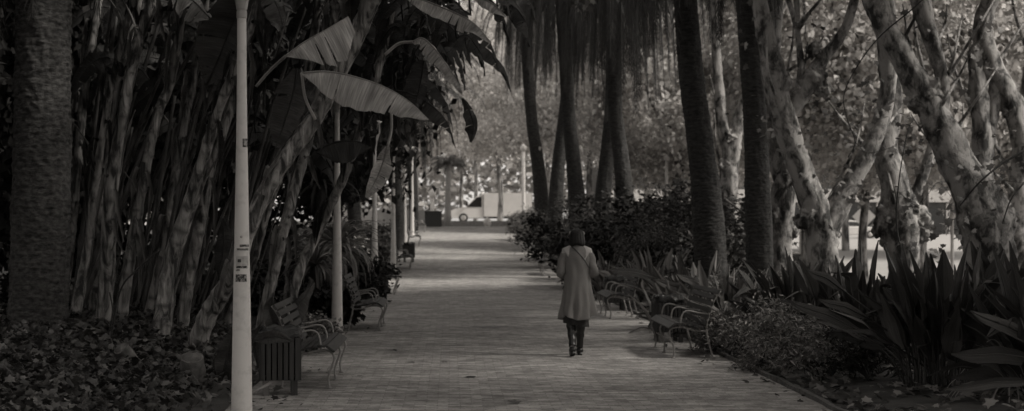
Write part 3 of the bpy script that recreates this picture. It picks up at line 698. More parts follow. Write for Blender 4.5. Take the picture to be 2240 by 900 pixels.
palm([(82,750),(88,560),(92,300),(96,0)], [128,120,116,110], 19.5, 8.6, 'massive rough barked palm trunk at the edge of the ivy bed', m=M_palm, rows=.085, n=15, seg=96, amp=.05, crown=0, step=.018)
palm([(1663,640),(1660,500),(1652,280),(1642,120),(1633,-10)], [58,51,48,46,45], 30, 9.6, 'straight dark palm trunk next to the mottled plane trees', crown=1, seed=2)
palm([(1556,600),(1546,440),(1530,300),(1512,160),(1498,-10)], [70,58,54,51,53], 32, 9.4, 'dark palm trunk widening towards its foot, beside the straight one', crown=2, seed=3)
palm([(1368,450),(1358,340),(1346,240),(1343,100),(1350,-10)], [44,36,31,32,38], 44, 9.3, 'dark palm trunk of the crossing pair, leaning over the hedge', crown=0, seed=4)
palm([(1318,450),(1328,340),(1336,240),(1340,60),(1345,-10)], [38,31,26,26,28], 48, 10.6, 'palm trunk half hidden behind the one it crosses', crown=1, seed=5)
palm([(1263,460),(1253,340),(1243,240),(1236,90),(1232,-10)], [40,32,29,30,34], 53, 10.4, 'slim palm trunk directly above the head of the walking woman', crown=2, seed=6)
palm([(1214,470),(1222,360),(1236,240),(1250,100),(1256,-10)], [33,29,26,26,28], 57, 10.9, 'dark palm trunk leaning to meet the one above the woman', crown=0, seed=7)
palm([(1186,470),(1178,370),(1162,250),(1152,100),(1150,-10)], [32,28,25,25,26], 64, 11.6, 'farthest mid grey palm trunk above the feathery shrub', m=M_palm, crown=1, seed=8)
palm([(778,520),(772,430),(764,330),(755,200)], [30,28,28,28], 45, 6.9, 'shaded palm trunk behind the drooping fan plant', crown=2, seed=9)
palm([(872,480),(868,420),(862,330),(858,250)], [26,24,22,22], 60, 7.6, 'slim palm trunk hidden behind the lamp posts', crown=0, seed=10)
palm([(905,450),(902,380),(898,300)], [20,20,20], 76, 8.3, 'distant palm trunk whose fronds hang over the far lamp heads', crown=1, seed=12)
# small pale palm by the street
b = P(979, 498, 83); b.z = zf(b.x, b.y); e = empty('small_palm', b, 0, 'short pale palm with smooth trunk at the street end of the path', 'palm tree')
mb = MB(); mb.tube([(0,0,-.05), (0,0,.6), (.02,0,1.8), (.05,0,3.3)], [.21,.17,.15,.14], 16); mb.build('trunk', M_ballast, e)
mb = MB(); r = random.Random(5)
for k in range(26): frond(mb, (.05, 0, 3.3), r.uniform(0, 6.28), r.uniform(.1, 1.3), 1.05, 1.5, r, leaflet=.3, wid=.05, nl=18)
mb.build('crown', M_frondp, e)

# strap-leaved fan plant behind the second lamp
def strap_plant(px, py, D, h, n, L, lb, m, wid=.05, seed=0, spread=1.0, name='fan_plant', trunk=True):
    b = P(px, py, D); b.z = zf(b.x, b.y); e = empty(name, b, 0, lb, 'plant'); r = random.Random(seed); mb = MB()
    for k in range(n):
        az = r.uniform(0, 6.28); el = r.uniform(-.4, 1.3); l = L*r.uniform(.7, 1.1); hv = Vector((math.cos(az), math.sin(az), 0)); p = Vector((0, 0, h)); a = el; vs = []; nn = 9
        sd = Vector((-hv.y, hv.x, 0))
        for i in range(nn+1):
            w_ = wid*math.sin(math.pi*min(.97, .12+.88*i/nn))**.7*.5+.002
            nr = Vector((0, 0, .3*w_)); vs += [p-sd*w_+nr, p-nr, p+sd*w_+nr]
            p = p+(hv*math.cos(a)+Vector((0, 0, math.sin(a))))*(l/nn); a = max(-1.5, a-(2.0*spread)*(.3+1.4*i/nn)/nn)
        mb.add(vs, [(i*3+j, i*3+j+1, (i+1)*3+j+1, (i+1)*3+j) for i in range(nn) for j in range(2)])
    mb.build('foliage', m, e)
    if trunk: t = MB(); t.tube([(0, 0, -.05), (0, 0, h*.6), (0, 0, h)], [.10, .09, .08], 10); t.build('trunk', M_bark_br, e)
    return e
strap_plant(742, 700, 28.5, 1.25, 130, 1.0, 'drooping strap leaved plant arching over the second bench', M_shrubp, .05, 3)
strap_plant(690, 690, 26.5, 1.0, 80, .8, 'darker strap leaved plant between the slender stem and the lamp post', M_shrub, .045, 4)
strap_plant(700, 580, 36, 2.6, 90, 1.3, 'tall dark strap leaved plant in shade behind the slender stem', M_shrubd, .06, 5)

# ------------------------------------------------------------------ bird-of-paradise clumps
def bop(px, py, D, n, Lr, label, m, seed, hmin=.7, hmax=1.45, bl=.58, bw=.085, extra=(), spread=1.0):
    b = P(px, py, D); b.z = zf(b.x, b.y); e = empty('bird_of_paradise', b, 0, label, 'plant', 'bird of paradise clumps'); r = random.Random(seed); mb = MB(); st = MB()
    for k in range(n):
        az = r.uniform(0, 6.283); tilt = abs(r.gauss(0, .42))*spread; tilt = min(tilt, 1.15); h = r.uniform(hmin, hmax)*(1-.25*tilt)
        hv = Vector((math.cos(az), math.sin(az), 0)); root = hv*r.uniform(.02, Lr)
        up = Vector((0, 0, 1)); d0 = (up*math.cos(tilt*.6)+hv*math.sin(tilt*.6)); plen = max(.15, h-bl*.8)
        p1 = root+d0*plen*.5; d1 = (up*math.cos(tilt)+hv*math.sin(tilt)); p2 = p1+d1*plen*.5
        d2 = (up*math.cos(tilt*1.25+.1)+hv*math.sin(tilt*1.25+.1)); d3 = (up*math.cos(tilt*1.6+.2)+hv*math.sin(tilt*1.6+.2)); bb = bl*r.uniform(.75, 1.15)
        if r.random() < .16: d3 = (d2*.4+hv*.5+Vector((0, 0, -r.uniform(.2, .9)))).normalized()
        p3 = p2+d2*bb*.5; p4 = p3+d3*bb*.5
        st.tube(smooth_path([root, p1, p2], 3), .008, 5, cap=False)
        tw = r.uniform(0, 6.28); sd = d1.orthogonal().normalized(); sd = Matrix.Rotation(tw, 3, d1) @ sd; nn = d1.cross(sd); wv = bw*r.uniform(.7, 1.15)
        blade(mb, [p2, p2.lerp(p3, .5)+nn*.01, p3, p4], [.012, wv*.8, wv*1.1, wv*.95, .01], sd+nn*.35, [.012, wv*.8, wv*1.1, wv*.95, .01], -sd+nn*.35, fold=.12, n=12, nv=2, seed=seed*100+k, ripple=.002)
    for k, sp in enumerate(extra):
        (x0, y0, x1, y1, dd, wpx) = sp; a, c = P(x0, y0, D+dd)-b, P(x1, y1, D+dd-.1)-b; mid = a.lerp(c, .5)+Vector((0, 0, .03))
        st.tube(smooth_path([Vector((0, 0, .05)), a*.5+Vector((0, 0, .08)), a], 4), .009, 5, cap=False); s = D/F; wv = wpx*s*.5
        sd = (c-a).cross(Vector((0, -1, .5))).normalized()
        blade(mb, [a, a.lerp(c, .3)+Vector((0, 0, .02)), mid, a.lerp(c, .8), c], [.008, wv, wv*1.1, wv*.8, .004], sd+Vector((0, -.2, .1)), [.008, wv, wv*1.1, wv*.8, .004], -sd+Vector((0, -.2, .1)), fold=.15, n=16, nv=3, seed=seed*70+k, ripple=.002)
    mb.build('foliage', m, e); st.build('stem', m, e); return e
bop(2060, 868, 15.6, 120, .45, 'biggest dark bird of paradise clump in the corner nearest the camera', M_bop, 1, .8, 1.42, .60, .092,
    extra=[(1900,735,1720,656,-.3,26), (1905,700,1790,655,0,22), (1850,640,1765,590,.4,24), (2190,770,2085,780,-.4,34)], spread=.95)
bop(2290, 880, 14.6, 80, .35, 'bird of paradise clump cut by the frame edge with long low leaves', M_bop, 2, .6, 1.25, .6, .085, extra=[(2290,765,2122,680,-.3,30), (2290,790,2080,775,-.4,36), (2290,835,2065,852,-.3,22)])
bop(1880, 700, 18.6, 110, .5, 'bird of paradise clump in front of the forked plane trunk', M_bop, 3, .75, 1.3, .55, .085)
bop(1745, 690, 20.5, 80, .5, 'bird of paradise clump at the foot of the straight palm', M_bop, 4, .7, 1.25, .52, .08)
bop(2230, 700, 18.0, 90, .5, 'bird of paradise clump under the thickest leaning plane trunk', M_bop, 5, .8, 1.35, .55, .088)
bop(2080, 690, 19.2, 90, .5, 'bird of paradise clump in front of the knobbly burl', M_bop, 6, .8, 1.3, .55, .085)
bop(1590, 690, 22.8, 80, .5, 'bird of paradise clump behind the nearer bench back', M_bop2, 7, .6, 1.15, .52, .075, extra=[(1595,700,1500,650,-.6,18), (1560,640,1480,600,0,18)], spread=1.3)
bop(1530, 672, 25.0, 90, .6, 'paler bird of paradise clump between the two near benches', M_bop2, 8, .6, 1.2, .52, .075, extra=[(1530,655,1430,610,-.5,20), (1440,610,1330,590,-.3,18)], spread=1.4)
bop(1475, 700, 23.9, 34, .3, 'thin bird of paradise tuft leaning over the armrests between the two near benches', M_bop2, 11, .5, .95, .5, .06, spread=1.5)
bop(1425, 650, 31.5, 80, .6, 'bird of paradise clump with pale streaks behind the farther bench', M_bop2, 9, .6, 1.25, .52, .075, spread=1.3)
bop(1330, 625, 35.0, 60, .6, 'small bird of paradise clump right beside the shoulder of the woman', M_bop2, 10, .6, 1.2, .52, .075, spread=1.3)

# ------------------------------------------------------------------ shrubs
def shrub(px, py, D, rad, n, size, m, lb, seed, tmpl=T_Q, nclump=26, name='shrub', up=.3, cat='shrub', group=None, zc=None):
    b = P(px, py, D); b.z = zf(b.x, b.y); e = empty(name, b, 0, lb, cat, group)
    p, c = clump_points(rad, n, nclump, min(rad)*.22, seed, .45); zc_ = rad[2]*.85 if zc is None else zc
    p[:, 2] += zc_; p = p[p[:, 2] > .01]
    r = np.random.default_rng(seed); me = cloud_mesh('foliage', p, size*(.6+.8*r.random(len(p))), tmpl, up, seed); link('foliage', me, e, m, False)
    mb = MB(); rr = random.Random(seed)
    for k in range(min(9, nclump)):
        t = Vector(c[k])+Vector((0, 0, zc_)); 
        if t.z < .1: continue
        mb.tube(smooth_path([(rr.uniform(-.05, .05), rr.uniform(-.05, .05), -.03), t*.5+Vector((0, 0, .1*rad[2])), t], 4), interp_list([.016+.012*rad[2], .004], 9), 5)
    mb.build('stem', M_bark_br, e); return e
gl = 'low shrubs in the bed behind the bench'
shrub(1640, 760, 19.6, (.55,.6,.42), 2600, .075, M_shrub, 'thin leaved low shrub right behind the iron leg of the nearer bench', 1, T_NARROW, group=gl)
shrub(1740, 790, 18.2, (.6,.6,.40), 3000, .075, M_shrub, 'low twiggy shrub in front of the straight palm', 2, T_NARROW, group=gl)
shrub(1800, 835, 16.8, (.5,.5,.34), 2400, .07, M_shrub, 'lowest bushy plant next to the path edging', 3, T_NARROW, group=gl)
shrub(1700, 705, 21.5, (.6,.6,.5), 2400, .075, M_shrub, 'upper shrub of the bed touching the big strap leaves', 4, T_Q, group=gl)
shrub(1900, 840, 16.4, (.5,.45,.35), 2000, .07, M_shrubd, 'dark shrub under the tips of the biggest clump', 5, T_NARROW, group=gl)
shrub(1600, 700, 23.4, (.5,.5,.45), 1800, .08, M_shrub, 'shrub just behind the back of the nearer bench', 6, T_Q, group=gl)
shrub(1500, 710, 25.5, (.6,.6,.4), 1800, .08, M_shrub, 'low shrub between the two near benches', 7, T_NARROW, group=gl)
shrub(1570, 770, 20.6, (.42,.5,.30), 1500, .075, M_shrub, 'small leafy plant spilling under the back of the nearer bench', 8, T_NARROW, group=gl)
shrub(1665, 800, 17.9, (.3,.5,.2), 1200, .07, M_shrub, 'creeping plant spilling onto the path edging', 9, T_NARROW, group=gl)
strap_plant(1850, 790, 18, .12, 60, .62, 'grassy arching tuft among the low shrubs', M_shrub, .018, 21, name='grass_tuft', trunk=False)
strap_plant(2210, 868, 14.8, .08, 70, .75, 'pale grassy tuft under the clump at the frame edge', M_shrubp, .014, 22, name='grass_tuft', trunk=False)
strap_plant(1690, 740, 20, .15, 60, .6, 'arching grass tuft behind the thin leaved shrub', M_shrub, .018, 23, name='grass_tuft', trunk=False)
gh = 'dark hedge shrubs under the palms'
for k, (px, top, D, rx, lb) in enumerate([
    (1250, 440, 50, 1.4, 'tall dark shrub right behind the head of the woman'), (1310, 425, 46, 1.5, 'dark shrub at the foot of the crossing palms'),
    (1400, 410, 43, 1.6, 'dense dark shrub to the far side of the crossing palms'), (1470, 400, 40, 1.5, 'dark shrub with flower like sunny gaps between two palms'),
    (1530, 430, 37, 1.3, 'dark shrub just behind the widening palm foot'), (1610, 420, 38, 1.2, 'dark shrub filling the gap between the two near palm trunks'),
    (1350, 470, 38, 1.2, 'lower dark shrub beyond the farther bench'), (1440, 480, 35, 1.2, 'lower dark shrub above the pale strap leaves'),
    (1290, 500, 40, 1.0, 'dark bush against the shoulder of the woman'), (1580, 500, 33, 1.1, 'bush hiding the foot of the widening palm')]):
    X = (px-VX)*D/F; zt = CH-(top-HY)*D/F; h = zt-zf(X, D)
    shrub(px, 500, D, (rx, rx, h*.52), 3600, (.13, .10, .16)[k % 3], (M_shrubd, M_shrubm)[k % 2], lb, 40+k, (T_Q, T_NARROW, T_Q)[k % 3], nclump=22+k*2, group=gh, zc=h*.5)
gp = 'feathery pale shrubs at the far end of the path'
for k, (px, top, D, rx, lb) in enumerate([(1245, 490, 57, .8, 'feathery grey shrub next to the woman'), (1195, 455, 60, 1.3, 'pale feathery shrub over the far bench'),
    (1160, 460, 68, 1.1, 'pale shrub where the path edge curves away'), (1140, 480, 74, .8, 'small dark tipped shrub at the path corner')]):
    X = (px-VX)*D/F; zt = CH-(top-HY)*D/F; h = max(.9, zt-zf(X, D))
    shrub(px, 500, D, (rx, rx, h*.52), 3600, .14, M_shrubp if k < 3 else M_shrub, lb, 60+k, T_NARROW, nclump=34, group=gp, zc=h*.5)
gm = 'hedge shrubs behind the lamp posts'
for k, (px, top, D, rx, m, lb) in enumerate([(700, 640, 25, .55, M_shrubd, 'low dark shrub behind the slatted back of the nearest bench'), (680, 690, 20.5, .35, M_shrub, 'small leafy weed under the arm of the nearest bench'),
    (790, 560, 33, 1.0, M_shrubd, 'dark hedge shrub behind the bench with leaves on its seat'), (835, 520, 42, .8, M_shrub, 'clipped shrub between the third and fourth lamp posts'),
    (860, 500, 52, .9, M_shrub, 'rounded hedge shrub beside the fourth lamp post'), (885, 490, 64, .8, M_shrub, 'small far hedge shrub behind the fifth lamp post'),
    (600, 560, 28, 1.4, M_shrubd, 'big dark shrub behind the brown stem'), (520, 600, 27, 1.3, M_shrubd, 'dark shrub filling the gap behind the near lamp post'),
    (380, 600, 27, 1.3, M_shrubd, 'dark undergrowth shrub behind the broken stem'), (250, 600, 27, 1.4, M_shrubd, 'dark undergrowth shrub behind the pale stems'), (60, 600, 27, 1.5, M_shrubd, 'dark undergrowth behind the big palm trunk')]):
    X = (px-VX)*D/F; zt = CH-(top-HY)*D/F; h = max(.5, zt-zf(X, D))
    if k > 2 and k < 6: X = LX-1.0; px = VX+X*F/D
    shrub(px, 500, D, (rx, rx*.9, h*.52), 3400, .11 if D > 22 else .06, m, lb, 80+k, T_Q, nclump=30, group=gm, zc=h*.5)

# ------------------------------------------------------------------ ivy bed, leaf litter (nobody could count them)
def bed(name, xr, yr, n, size, tmpl, m, seed, lb, zoff=.08, up=.6, dens=None):
    r = np.random.default_rng(seed); x = r.uniform(*xr, n); y = r.uniform(*yr, n)
    if dens is not None:
        keep = np.array([dens(a, b) for a, b in zip(x, y)]) > r.random(n); x, y = x[keep], y[keep]
    z = np.array([zf(a, b)+abs(mnoise.noise(Vector((a*1.7, b*1.7, 3))))*zoff*1.6 for a, b in zip(x, y)])+r.random(len(x))*zoff
    me = cloud_mesh(name, np.stack([x, y, z], 1), size*(.55+.8*r.random(len(x))), tmpl, up, seed); o = link(name, me, None, m, False)
    return tag(o, lb, 'ground cover', None, 'stuff')
bed('ivy', (-7.5, -2.12), (10.5, 24), 36000, .068, T_STAR, M_ivy, 5, 'lobed ivy and fallen leaves carpeting the bed under the palm trunk', .14, .35, dens=lambda x, y: 1 if x < -2.5-(.35*mnoise.noise(Vector((x, y, 0)))) - max(0, (y-16))*.16 else .12)
bed('leaf_litter', (3.6, 8.5), (12, 34), 9000, .09, T_STAR, M_litter, 6, 'dry leaves scattered over the soil of the planted bed', .03, .9, dens=lambda x, y: .3+.7*(mnoise.noise(Vector((x*1.5, y*1.2, 5)))+.3))
bed('leaf_litter', (2.9, 3.9), (12, 40), 1500, .07, T_STAR, M_litter, 17, 'dry leaves gathered along the path edging by the benches', .015, .9, dens=lambda x, y: max(0, .15+.8*(x-3.2)+.5*mnoise.noise(Vector((x*2, y*1.2, 5)))))
bed('leaf_litter', (-2.3, -1.3), (12, 34), 900, .07, T_STAR, M_litter, 18, 'dry leaves gathered at the feet of the benches along the hedge', .015, .9, dens=lambda x, y: max(0, .1+.9*(-1.55-x)+.5*mnoise.noise(Vector((x*2, y*1.2, 9)))))
bed('leaf_litter', (-6, -2.08), (16, 40), 5000, .09, T_STAR, M_litter, 7, 'fallen leaves on the soil below the hedge and the stems', .03, .9, dens=lambda x, y: .35)
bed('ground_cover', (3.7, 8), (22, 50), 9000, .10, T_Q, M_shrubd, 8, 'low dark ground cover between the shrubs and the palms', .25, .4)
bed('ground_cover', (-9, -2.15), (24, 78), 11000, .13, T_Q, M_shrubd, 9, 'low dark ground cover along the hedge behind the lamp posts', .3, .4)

# fallen leaves on the path, each its own
FL = [(852,767,'curled leaf nearest the leg of the first bench'), (893,793,'pale crinkled leaf on the bricks in front of the lamp row'), (1042,826,'dark curled leaf in the middle of the path'),
      (1124,881,'leaf lying closest to the camera on the path'), (968,792,'tiny pale leaf on the open bricks'), (1102,733,'flat pale leaf beside the long dark stain'), (1523,797,'small dark blob near the bench leg'),
      (905,728,'flat dark leaf on the path level with the second bench'), (780,824,'small leaf beside the nearest bench feet'), (745,822,'scrap of leaf between the bench feet'), (1128,879,'broken leaf half overlapping another near the camera'),
      (1105,675,'faint pale leaf far out on the path'), (832,716,'leaf near the foot of the second bench'), (1600,806,'leaf lying against the path edging')]
for k, (px, py, lb) in enumerate(FL):
    D = F*CH/(py-HY); b = P(px, py, D); tv, tf = T_STAR; mb = MB(); s = rnd.uniform(.09, .13)*(1.3 if k in (0, 2, 3) else .85)
    q = tv.copy(); q[:, 2] = q[:, 2]*1.0+.25*np.abs(q[:, 1])*rnd.uniform(.3, 1)+.02; mb.add([tuple(v*s) for v in q], tf)
    o = mb.build('fallen_leaf', M_bark_br if k in (0, 2, 6) else M_litter); o.location = (b.x, b.y, .006); o.rotation_euler = (0, 0, rnd.uniform(0, 6)); tag(o, lb, 'leaf', 'fallen leaves on the path')

c = P(1075, 716, F*CH/(716-HY)); mb = MB(); n = 48
mb.add([(c.x, c.y, .004)]+[(c.x+math.cos(k/n*6.283)*.36*(1+.2*mnoise.noise(Vector((k*.4, 0, 0)))), c.y+math.sin(k/n*6.283)*.20*(1+.5*mnoise.noise(Vector((k*.5, 3, 0)))), .004) for k in range(n)], [(0, k+1, (k+1) % n+1) for k in range(n)])
o = mb.build('damp_patch', M_stain); tag(o, 'long thin dark damp patch on the open bricks, level with the second bench', 'stain')
# ------------------------------------------------------------------ plane trees in front (custom trunks)
def knob(mb, c, r, seed, sub=4):
    import bmesh
    bm = bmesh.new(); bmesh.ops.create_icosphere(bm, subdivisions=sub, radius=1)
    vs = []
    for v in bm.verts:
        n = v.co.normalized(); f = 1+.45*mnoise.noise(n*1.8+Vector((seed, 0, 0)))+.30*mnoise.noise(n*4.5+Vector((0, seed, 0)))+.16*mnoise.noise(n*10+Vector((0, seed, 2))); vs.append(Vector(c)+n*r*f)
    bm.verts.index_update(); fs = [tuple(x.index for x in f.verts) for f in bm.faces]; bm.free(); mb.add(vs, fs)
def limb(mb, track, wd, D, base, seed, n=22):
    Ds = D if isinstance(D, (list, tuple)) else [D]*len(track)
    sp = smooth_path(shift([P(x, y, d) for (x, y), d in zip(track, Ds)], base), 10); dense = []
    for a, b in zip(sp[:-1], sp[1:]):
        k = max(1, int((b-a).length/.08))
        for i in range(k): dense.append(a.lerp(b, i/k))
    dense.append(sp[-1]); rr = [w_*.94*Ds[0]/F/2 for w_ in interp_list(wd, len(dense))]
    mb.tube(dense, rr, n, disp=lambda th, L, r: 0.20*r*mnoise.noise(Vector((math.cos(th)*1.5, math.sin(th)*1.5, L*2.1+seed*5)))+.11*r*mnoise.noise(Vector((math.cos(th)*3.5, math.sin(th)*3.5, L*6+seed)))+.07*r*mnoise.noise(Vector((math.cos(th)*9, math.sin(th)*9, L*16+seed))))
def plane_crown_mesh(name, seed, n, size, rad=(4.2, 4.2, 3.6), m=None):
    p, c = clump_points(rad, n, 70, .62, seed, .62); r = np.random.default_rng(seed)
    r2 = np.random.default_rng(seed); ow = p/np.array(rad); ow /= np.linalg.norm(ow, axis=1)[:, None]+.1
    me = cloud_mesh(name, p, size*(.6+.8*r.random(n)), T_Q, .25, seed, outward=ow); me.materials.append(m or M_plane); return me
PC = [plane_crown_mesh('plane_crown', s, 26000, .21) for s in (1, 2, 3)]
EC = [plane_crown_mesh('evergreen_crown', s, 20000, .20, m=M_ever) for s in (4, 5)]
def add_crown(e, loc, scale, me, rz=0):
    c = bpy.data.objects.new('crown', me); COL.objects.link(c); c.parent = e; c.location = loc; c.scale = scale if isinstance(scale, tuple) else (scale,)*3; c.rotation_euler.z = rz; return c
def plane(name_lb, limbs, knobs, D, base_px, crown_off, cs=.9, k=0):
    b = P(base_px[0], base_px[1], D); b.z = zf(b.x, b.y)-.05; e = empty('plane_tree', b, 0, name_lb, 'tree', 'mottled plane trees'); mb = MB()
    for i, (tr, wd) in enumerate(limbs):
        limb(mb, tr, wd, D, b, i+k*7)
    for i, (x, y, r) in enumerate(knobs): knob(mb, P(x, y, D-.02)-b, r*.8*D/F, i+k*3)
    rr_ = random.Random(50+k)
    for q in range(9 if k < 5 else 4):
        tr, wd = limbs[rr_.randrange(len(limbs))]; j = rr_.randrange(1, len(tr)); x, y = tr[j]; dx = rr_.choice([-1, 1])*rr_.uniform(30, 120); up = rr_.uniform(90, 260)
        limb(mb, [(x, y), (x+dx*.3, y-up*.25), (x+dx*.75, y-up*.62), (x+dx*rr_.uniform(.8, 1.3), y-up)], [rr_.uniform(8, 20), 8, 6, 3], [D, D+rr_.uniform(-.3, .5), D+rr_.uniform(-.6, .9), D+rr_.uniform(-.8, 1.2)], b, q+30, 8)
    mb.build('trunk', M_bark, e); add_crown(e, crown_off, cs, PC[k % 3], k); return e
plane('pale mottled plane tree forking just beyond the straight palm', [([(1812,640),(1800,560),(1792,480),(1760,400),(1728,300),(1700,190),(1672,60),(1650,-60)], [76,72,70,58,54,58,40,34]),
      ([(1805,520),(1830,460),(1870,390),(1900,330),(1935,240),(1945,130),(1920,30),(1900,-60)], [50,52,44,40,36,40,34,30]), ([(1722,250),(1765,190),(1800,130),(1850,60),(1880,-40)], [40,44,30,22,18]), ([(1745,230),(1752,150),(1745,60),(1742,-40)], [26,16,12,12])],
      [(1785,170,32), (1720,190,30), (1800,195,24), (1780,110,22), (1770,480,34), (1850,430,22)], 27, (1812, 640), (.5, 1.0, 9.6), .8, 0)
plane('thickest plane trunk leaning across the corner above the biggest clump', [([(2165,650),(2165,560),(2150,470),(2105,380),(2060,290),(2015,200),(1965,110),(1920,20),(1890,-60)], [100,110,122,84,74,66,52,52,50]),
      ([(2050,260),(2062,190),(2045,110),(2020,30),(2000,-60)], [44,30,34,44,40]), ([(2100,360),(2080,300),(2050,250)], [40,44,40])],
      [(2190,480,42), (2140,440,36), (2110,400,28), (2030,200,38), (2005,225,26), (2190,540,26), (2060,300,26)], 24, (2165, 650), (-1.2, .6, 9.0), .8, 1)
plane('plane tree with a swollen knobbly burl above the strap leaves', [([(1975,650),(1975,570),(1970,500),(1955,400),(1935,320),(1950,220),(1940,100),(1935,-40)], [64,72,100,66,56,50,50,44]), ([(1990,450),(2020,380),(2040,300),(2030,200)], [30,24,18,14])],
      [(1945,470,36), (2000,480,38), (1968,520,34), (1930,500,26), (2012,515,28), (1975,445,38), (1990,540,24), (1945,530,22), (1960,430,28)], 29, (1975, 650), (.3, 1, 10.5), .85, 2)
plane('grey plane trunk standing close behind the straight palm', [([(1712,640),(1708,540),(1712,450),(1722,370),(1700,260),(1690,120),(1700,-60)], [64,56,62,48,40,36,32]), ([(1715,420),(1690,340),(1678,250),(1690,180)], [30,28,24,20])],
      [(1700,470,28), (1728,510,22)], 31, (1712, 640), (.5, 2, 10.5), .85, 3)
plane('plane tree with blackened hollow stub on its trunk', [([(2155,560),(2150,430),(2148,300),(2140,200),(2132,110)], [56,48,46,44,34]), ([(2235,320),(2215,230),(2175,150),(2150,60),(2190,-60)], [46,52,50,44,40]), ([(2150,330),(2170,250),(2180,180)], [40,34,30])],
      [(2135,110,18), (2160,150,26), (2210,240,24)], 33, (2155, 600), (.5, 2, 11), .85, 4)
plane('plane trunk at the very edge of the frame', [([(2238,640),(2232,540),(2228,430),(2238,320),(2260,160),(2270,-60)], [54,50,46,44,40,36])], [(2236,420,22)], 36, (2238, 640), (2.0, 2, 11), .85, 5)
plane('distant plane trunk between the two near palms', [([(1590,560),(1592,430),(1600,340),(1612,280),(1640,180),(1660,20)], [54,46,40,30,24,20]), ([(1600,350),(1580,270),(1570,160),(1560,0)], [30,26,22,18])], [(1596,300,22), (1588,360,20)], 45, (1590, 560), (0, 2, 12), 1.0, 6)
# thin dark overhanging branch
mb = MB(); D = 22
for tr, r0 in (([(2040,-20),(1990,25),(1930,75),(1885,130),(1848,200),(1850,250),(1870,310),(1855,345)], .012), ([(1990,600),(1962,500),(1966,400),(1985,290),(1998,262)], .012), ([(2240,330),(2190,360),(2140,402),(2100,450)], .02), ([(2240,400),(2210,440),(2190,500)], .014), ([(1870,310),(1900,335),(1960,320)], .006), ([(1965,420),(2010,450),(2050,400),(2080,430)], .006), ([(2140,400),(2180,395),(2240,400)], .006)):
    sp = smooth_path([P(x, y, D+.2*math.sin(x)) for x, y in tr]); mb.tube(sp, interp_list([r0, r0*.45], len(sp)), 6)
tw = mb
b = Vector((0, 0, 0)); o = tw.build('bare_branch', M_bark_br); tag(o, 'thin dark bare branches curving down in front of the plane trunks', 'branch')
# sprays of leaves close to these trunks
r = np.random.default_rng(77); pts = []
for (x, y, D, s, n) in [(1720,250,28,.25,60), (1860,420,25,.25,26), (1950,440,24,.2,16), (2080,520,23,.3,24), (1990,300,24,.35,60), (2200,430,22,.35,30), (2150,360,23,.3,26), (1900,200,25,.5,50), (2090,110,24,.5,60), (1780,300,26,.5,50), (2060,480,22,.25,18), (1740,60,27,.5,50), (1275,10,30,.12,26)]:
    pts.append(np.array(P(x, y, D))+r.normal(size=(n, 3))*np.array([s, s, s*.8]))
pts = np.concatenate(pts); me = cloud_mesh('leaf_spray', pts,   .105*(.6+.7*r.random(len(pts))), T_STAR, .1, 78); o = link('leaf_spray', me, None, M_spray, False); tag(o, 'scattered plane leaves hanging on twigs before the mottled trunks', 'leaves', None, 'stuff')

# ------------------------------------------------------------------ background trees
def bg_trunk_mesh(seed, m):
    r = random.Random(seed); mb = MB(); mb.tube(smooth_path([(0,0,-.1), (r.uniform(-.2,.2),0,1.5), (r.uniform(-.4,.4),0,3.2), (r.uniform(-.6,.6),0,5.5), (r.uniform(-.8,.8),0,8)]), interp_list([.34,.28,.24,.2,.12,.06], 25), 12)
    for k in range(6):
        a = r.uniform(0, 6.28); z = r.uniform(2.4, 4.5); d = Vector((math.cos(a), math.sin(a), 0)); mb.tube(smooth_path([Vector((0, 0, z)), d*.9+Vector((0, 0, z+1.3)), d*2.2+Vector((0, 0, z+3.0)), d*2.8+Vector((0, 0, z+4.6))]), interp_list([.16,.12,.08,.03], 19), 8)
    me = bpy.data.meshes.new('bg_trunk'); me.from_pydata(mb.v, [], mb.f); me.materials.append(m); me.polygons.foreach_set('use_smooth', [True]*len(me.polygons)); return me
BT = [bg_trunk_mesh(s, M_bark) for s in (1, 2, 3)]; BTd = [bg_trunk_mesh(s, M_palm2) for s in (4, 5)]
def bg_tree(px, D, zc, sc, lb, group, k, dark=False, X=None):
    X = (px-VX)*D/F if X is None else X; b = (X, D, zf(X, D)); e = empty('evergreen_tree' if dark else 'plane_tree', b, 0, lb, 'tree', group)
    t = bpy.data.objects.new('trunk', (BTd if dark else BT)[k % (2 if dark else 3)]); COL.objects.link(t); t.parent = e; t.rotation_euler.z = k*1.7
    t.scale = (.62, .62, max(.8, zc/5.5))
    add_crown(e, (0, 0, zc+(0 if dark else .6)), sc, (EC if dark else PC)[k % (2 if dark else 3)], k*.9)
